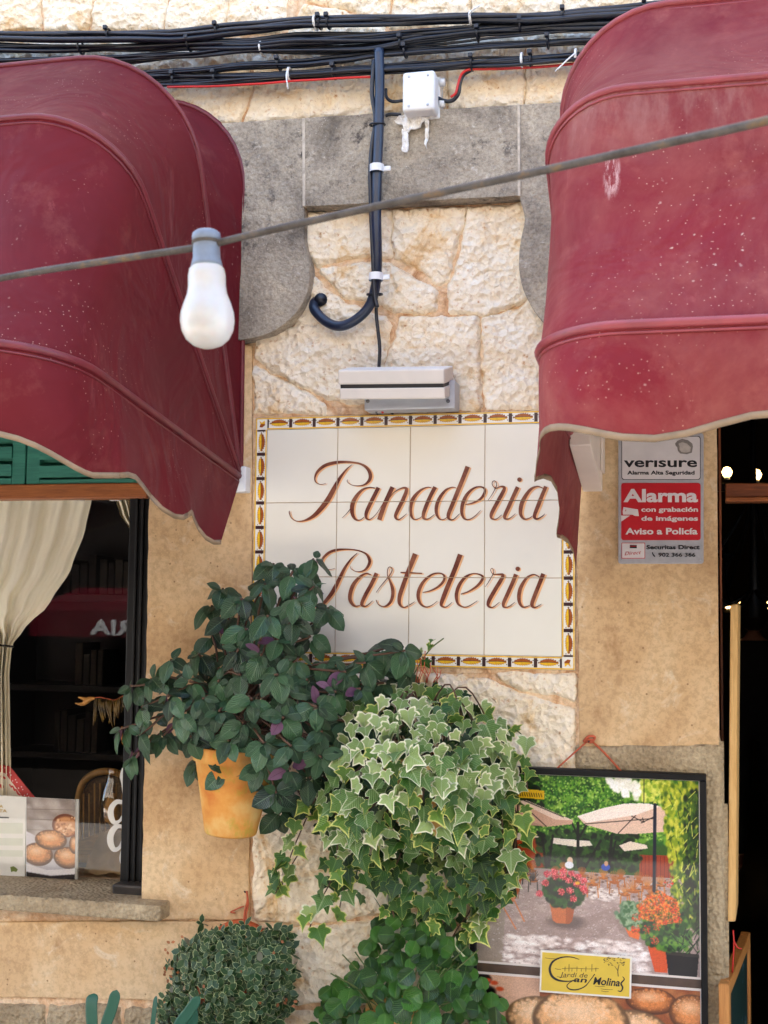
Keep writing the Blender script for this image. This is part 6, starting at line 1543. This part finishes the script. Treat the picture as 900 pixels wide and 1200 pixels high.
# ---- people in the dim shop; the seated one stands in for a street reflection
def person(label, origin, joints, edges, radii, clothes_mat, skin_mat, hair_mat, head, face_dir, cloth_ix):
    root = thing('person', label, 'person', origin); O = Vector(origin)
    def skin(name, ids, eds, grow, mat):
        mp = {k_: i for i, k_ in enumerate(ids)}
        me = bpy.data.meshes.new(name); me.from_pydata([tuple(O+Vector(joints[k_])) for k_ in ids], [(mp[a], mp[b]) for a, b in eds], []); o = link(name, me, mat, root)
        md = o.modifiers.new('skin', 'SKIN'); md.use_smooth_shade = True
        for i, k_ in enumerate(ids):
            r_ = radii[k_]*grow; me.skin_vertices[0].data[i].radius = (r_, r_)
        me.skin_vertices[0].data[0].use_root = True
        sb = o.modifiers.new('sub', 'SUBSURF'); sb.levels = 1; sb.render_levels = 2; return o
    skin('body', list(joints), edges, 1.0, skin_mat)
    ids = [k_ for k_ in joints if k_ in cloth_ix]; skin('clothes', ids, [e for e in edges if e[0] in ids and e[1] in ids], 1.16, clothes_mat)
    H = O+Vector(head); f_ = Vector(face_dir).normalized(); s_ = f_.cross(Vector((0, 0, 1))).normalized()
    bm = bmesh.new(); bmesh.ops.create_uvsphere(bm, u_segments=20, v_segments=14, radius=.1)
    for v in bm.verts:
        c = v.co; fy = c.dot(Vector((0, 1, 0)))
        v.co = H + s_*c.x*.80 + f_*(c.y*1.0) + Vector((0, 0, c.z*1.2 - (.012 if c.z < -.03 else 0)))
    from_bm('head', bm, skin_mat, root, True)
    vs, fs = tube_geo([H+f_*.09+Vector((0, 0, .025)), H+f_*.108+Vector((0, 0, 0)), H+f_*.122+Vector((0, 0, -.018)), H+f_*.10+Vector((0, 0, -.028))], [.006, .010, .014, .008], 8)
    from_py('nose', vs, fs, skin_mat, root, True)
    for g_ in (-1, 1):
        vs, fs = tube_geo([H+s_*g_*.080+Vector((0, 0, .02)), H+s_*g_*.086+Vector((0, 0, -.005)), H+s_*g_*.080+Vector((0, 0, -.03))], [.006, .013, .006], 8); from_py('ear', vs, fs, skin_mat, root, True)
        vs, fs = tube_geo([H+f_*.088+s_*(g_*.032-.012)+Vector((0, 0, .022)), H+f_*.093+s_*g_*.032+Vector((0, 0, .022)), H+f_*.088+s_*(g_*.032+.012)+Vector((0, 0, .022))], [.002, .008, .002], 8); from_py('eye', vs, fs, M_blackframe, root, True)
    vs, fs = tube_geo([H+f_*.090-s_*.022+Vector((0, 0, -.055)), H+f_*.099+Vector((0, 0, -.053)), H+f_*.090+s_*.022+Vector((0, 0, -.055))], [.003, .006, .003], 8); from_py('mouth', vs, fs, flat('lip', rgb(150, 70, 64)), root, True)
    bm = bmesh.new(); bmesh.ops.create_uvsphere(bm, u_segments=20, v_segments=14, radius=.11)
    dl = []
    for v in bm.verts:
        c = v.co
        if c.y > .035 and c.z < .05: dl.append(v)
        v.co = H - f_*.012 + s_*c.x*.82 + f_*c.y*.98 + Vector((0, 0, c.z*1.2+.008))
    bmesh.ops.delete(bm, geom=dl, context='VERTS')
    bmesh.ops.create_uvsphere(bm, u_segments=12, v_segments=8, radius=.05, matrix=Matrix.Translation(H-f_*.12+Vector((0, 0, .07))))
    from_bm('hair', bm, hair_mat, root, True); return root
def hand_pts(J, E, Rr, key, wrist, d, spread, palm=.08):
    d = Vector(d).normalized(); w_ = Vector(wrist); s_ = Vector(spread).normalized(); pm = w_+d*palm
    J[key+'p'] = tuple(w_+d*palm*.55); Rr[key+'p'] = .026; E.append((key+'w', key+'p'))
    for i, (o_, l_) in enumerate(((-.030, .062), (-.010, .072), (.010, .068), (.030, .052))):
        J[f'{key}{i}a'] = tuple(pm+s_*o_); J[f'{key}{i}b'] = tuple(pm+s_*o_*1.1+d*l_*.55+Vector((0, 0, -.006))); J[f'{key}{i}c'] = tuple(pm+s_*o_*1.1+d*l_+Vector((0, 0, -.022)))
        for q_, r_ in zip('abc', (.010, .009, .007)): Rr[f'{key}{i}{q_}'] = r_
        E += [(key+'p', f'{key}{i}a'), (f'{key}{i}a', f'{key}{i}b'), (f'{key}{i}b', f'{key}{i}c')]
    J[key+'t'] = tuple(w_+d*.05-s_*.05); Rr[key+'t'] = .011; J[key+'u'] = tuple(w_+d*.085-s_*.062); Rr[key+'u'] = .008; E += [(key+'p', key+'t'), (key+'t', key+'u')]
def seated(face=1):
    J = dict(pel=(0, 0, .52), wai=(0, 0, .68), che=(face*.02, 0, .90), nek=(face*.03, 0, 1.06), hdb=(face*.05, 0, 1.13),
             sl=(face*.02, -.17, 1.0), el=(face*.16, -.22, .78), lw=(face*.38, -.12, .80), sr=(face*.02, .17, 1.0), er=(face*.16, .22, .78), rw=(face*.38, .12, .80),
             hl=(face*.04, -.10, .50), kl=(face*.44, -.12, .50), al=(face*.42, -.12, .09), tl=(face*.56, -.12, .04), hr=(face*.04, .10, .50), kr=(face*.44, .12, .50), ar=(face*.42, .12, .09), tr=(face*.56, .12, .04))
    Rr = dict(pel=.13, wai=.12, che=.14, nek=.052, hdb=.05, sl=.062, el=.042, lw=.026, sr=.062, er=.042, rw=.026, hl=.09, kl=.062, al=.038, tl=.03, hr=.09, kr=.062, ar=.038, tr=.03)
    E = [('pel', 'wai'), ('wai', 'che'), ('che', 'nek'), ('nek', 'hdb'), ('che', 'sl'), ('sl', 'el'), ('el', 'lw'), ('che', 'sr'), ('sr', 'er'), ('er', 'rw'), ('pel', 'hl'), ('hl', 'kl'), ('kl', 'al'), ('al', 'tl'), ('pel', 'hr'), ('hr', 'kr'), ('kr', 'ar'), ('ar', 'tr')]
    return J, E, Rr
def standing():
    J = dict(pel=(0, 0, .92), wai=(0, 0, 1.08), che=(0, 0, 1.28), nek=(0, 0, 1.44), hdb=(0, .0, 1.52), sl=(-.17, 0, 1.38), el=(-.23, .02, 1.10), lw=(-.22, -.05, .85), sr=(.17, 0, 1.38), er=(.23, .02, 1.10), rw=(.22, -.05, .85),
             hl=(-.09, 0, .88), kl=(-.10, -.02, .48), al=(-.11, .01, .08), tl=(-.12, -.12, .04), hr=(.09, 0, .88), kr=(.11, .0, .48), ar=(.12, .05, .08), tr=(.13, -.08, .04))
    Rr = dict(pel=.14, wai=.125, che=.15, nek=.055, hdb=.05, sl=.065, el=.045, lw=.028, sr=.065, er=.045, rw=.028, hl=.09, kl=.065, al=.042, tl=.034, hr=.09, kr=.065, ar=.042, tr=.034)
    E = [('pel', 'wai'), ('wai', 'che'), ('che', 'nek'), ('nek', 'hdb'), ('che', 'sl'), ('sl', 'el'), ('el', 'lw'), ('che', 'sr'), ('sr', 'er'), ('er', 'rw'), ('pel', 'hl'), ('hl', 'kl'), ('kl', 'al'), ('al', 'tl'), ('pel', 'hr'), ('hr', 'kr'), ('kr', 'ar'), ('ar', 'tr')]
    return J, E, Rr
Mskin = flat('skin', rgb(196, 140, 112), .5, .05); Mhair = flat('dark_hair', rgb(40, 28, 22), .5); Mcl = flat('dark_clothes', rgb(36, 32, 36), .8, .2); Mcl2 = flat('rust_clothes', rgb(120, 62, 54), .8, .2)
def rekey(J, E, Rr):
    # hands need wrist keys named lw/rw
    for kx, sp_ in (('l', (0, 1, 0)), ('r', (0, -1, 0))): pass
hp = U(36, 875, 5.6); J, E, Rr = seated(1)
hand_pts(J, E, Rr, 'l', J['lw'], (1, .2, 0), (0, 1, 0)); hand_pts(J, E, Rr, 'r', J['rw'], (1, -.2, 0), (0, 1, 0))
org = (hp.x-.07, 5.6, hp.z-1.24)
person('seated person in profile facing right, standing in for a reflection in the window glass', org, J, E, Rr, Mcl2, Mskin, Mhair, (.07, 0, 1.24), (1, 0, -.05), {'pel', 'wai', 'che', 'nek', 'sl', 'el', 'sr', 'er', 'hl', 'kl', 'al', 'hr', 'kr', 'ar'})
st = thing('bench', 'dark bench carrying the seated person inside the shop', 'bench', (org[0], 5.6, 0))
box('seat', (org[0]-.25, 5.3, org[2]+.36), (org[0]+.22, 5.9, org[2]+.40), M_dw, st)
for (x, y) in ((-.22, 5.33), (.18, 5.33), (-.22, 5.86), (.18, 5.86)): box('leg', (org[0]+x, y, .004), (org[0]+x+.04, y+.04, org[2]+.36), M_dw, st)
hp = U(886, 1003, 5.2); J, E, Rr = standing()
hand_pts(J, E, Rr, 'l', J['lw'], (0, -.1, -1), (0, 1, 0)); hand_pts(J, E, Rr, 'r', J['rw'], (0, -.1, -1), (0, 1, 0))
person('dark-clothed person standing in shadow deep inside the doorway', (hp.x, 5.2, .0), J, E, Rr, Mcl, Mskin, Mhair, (0, -.01, 1.62), (0, 1, 0), {'pel', 'wai', 'che', 'nek', 'sl', 'el', 'lw', 'sr', 'er', 'rw', 'hl', 'kl', 'al', 'hr', 'kr', 'ar'})

# ------------------------------------------------------------------ the other side of the street (seen in the window glass)
YO = -8.2
M_opp = flat('brown_render', rgb(190, 178, 160), .9, .1, 2); M_opd = flat('shaded_shopfront', rgb(16, 14, 13), .9, .2, spec=.05)  # shade under the awning is put into the near-black front; windows share it
ob = thing('opposite_building', 'brown rendered building across the street, mirrored in the shop window', 'building', (-4, YO, 0))
box('wall', (-16, YO-6, 0), (14, YO, 7.0), M_opp, ob, 0); box('shopfront', (-14, YO, 0), (8, YO+.05, 3.1), M_opd, ob, 0)
for i in range(7): box('window', (-13+i*3.6, YO, 4.0), (-12+i*3.6, YO+.06, 5.4), M_opd, ob, 0)
def REF(px, py, Y, pane_y=.115):
    d = ray(px, py); t = (pane_y-CAM.y)/d.y; P = CAM+d*t; d2 = Vector((d.x, -d.y, d.z)); return P+d2*((Y-P.y)/d2.y)
YV = YO+1.0
a = REF(150, 747, YV); b = REF(150, 716, YV); c = REF(150, 700, YO+.3)
aw = thing('opposite_awning', 'red awning with white letters on the building across the street', 'awning', (a.x, YV, a.z))
xl_, xr_ = REF(35, 740, YV).x, REF(150, 740, YV).x+1.2
M_ra = flat('red_canvas', rgb(92, 18, 30), .9, .2, 5, spec=.1)
from_py('canopy', [(xl_, YV, b.z), (xr_, YV, b.z), (xr_, YO+.06, b.z+.22), (xl_, YO+.06, b.z+.22)], [(0, 1, 2, 3)], M_ra, aw)
box('valance', (xl_, YV, a.z), (xr_, YV+.01, b.z), M_ra, aw, 0)
me = text_mesh('RIA', .03); r1, r0 = REF(157, 744, YV+.02), REF(105, 744, YV+.02); kx = (r1.x-r0.x)/max(v.co.x for v in me.vertices); kz = (REF(120, 727, YV+.02).z-REF(120, 745, YV+.02).z)/cap_h(.03)
for v in me.vertices: v.co = (r1.x-v.co.x*kx, YV+.02, r1.z+v.co.y*kz)
link('lettering', me, M_wht, aw)
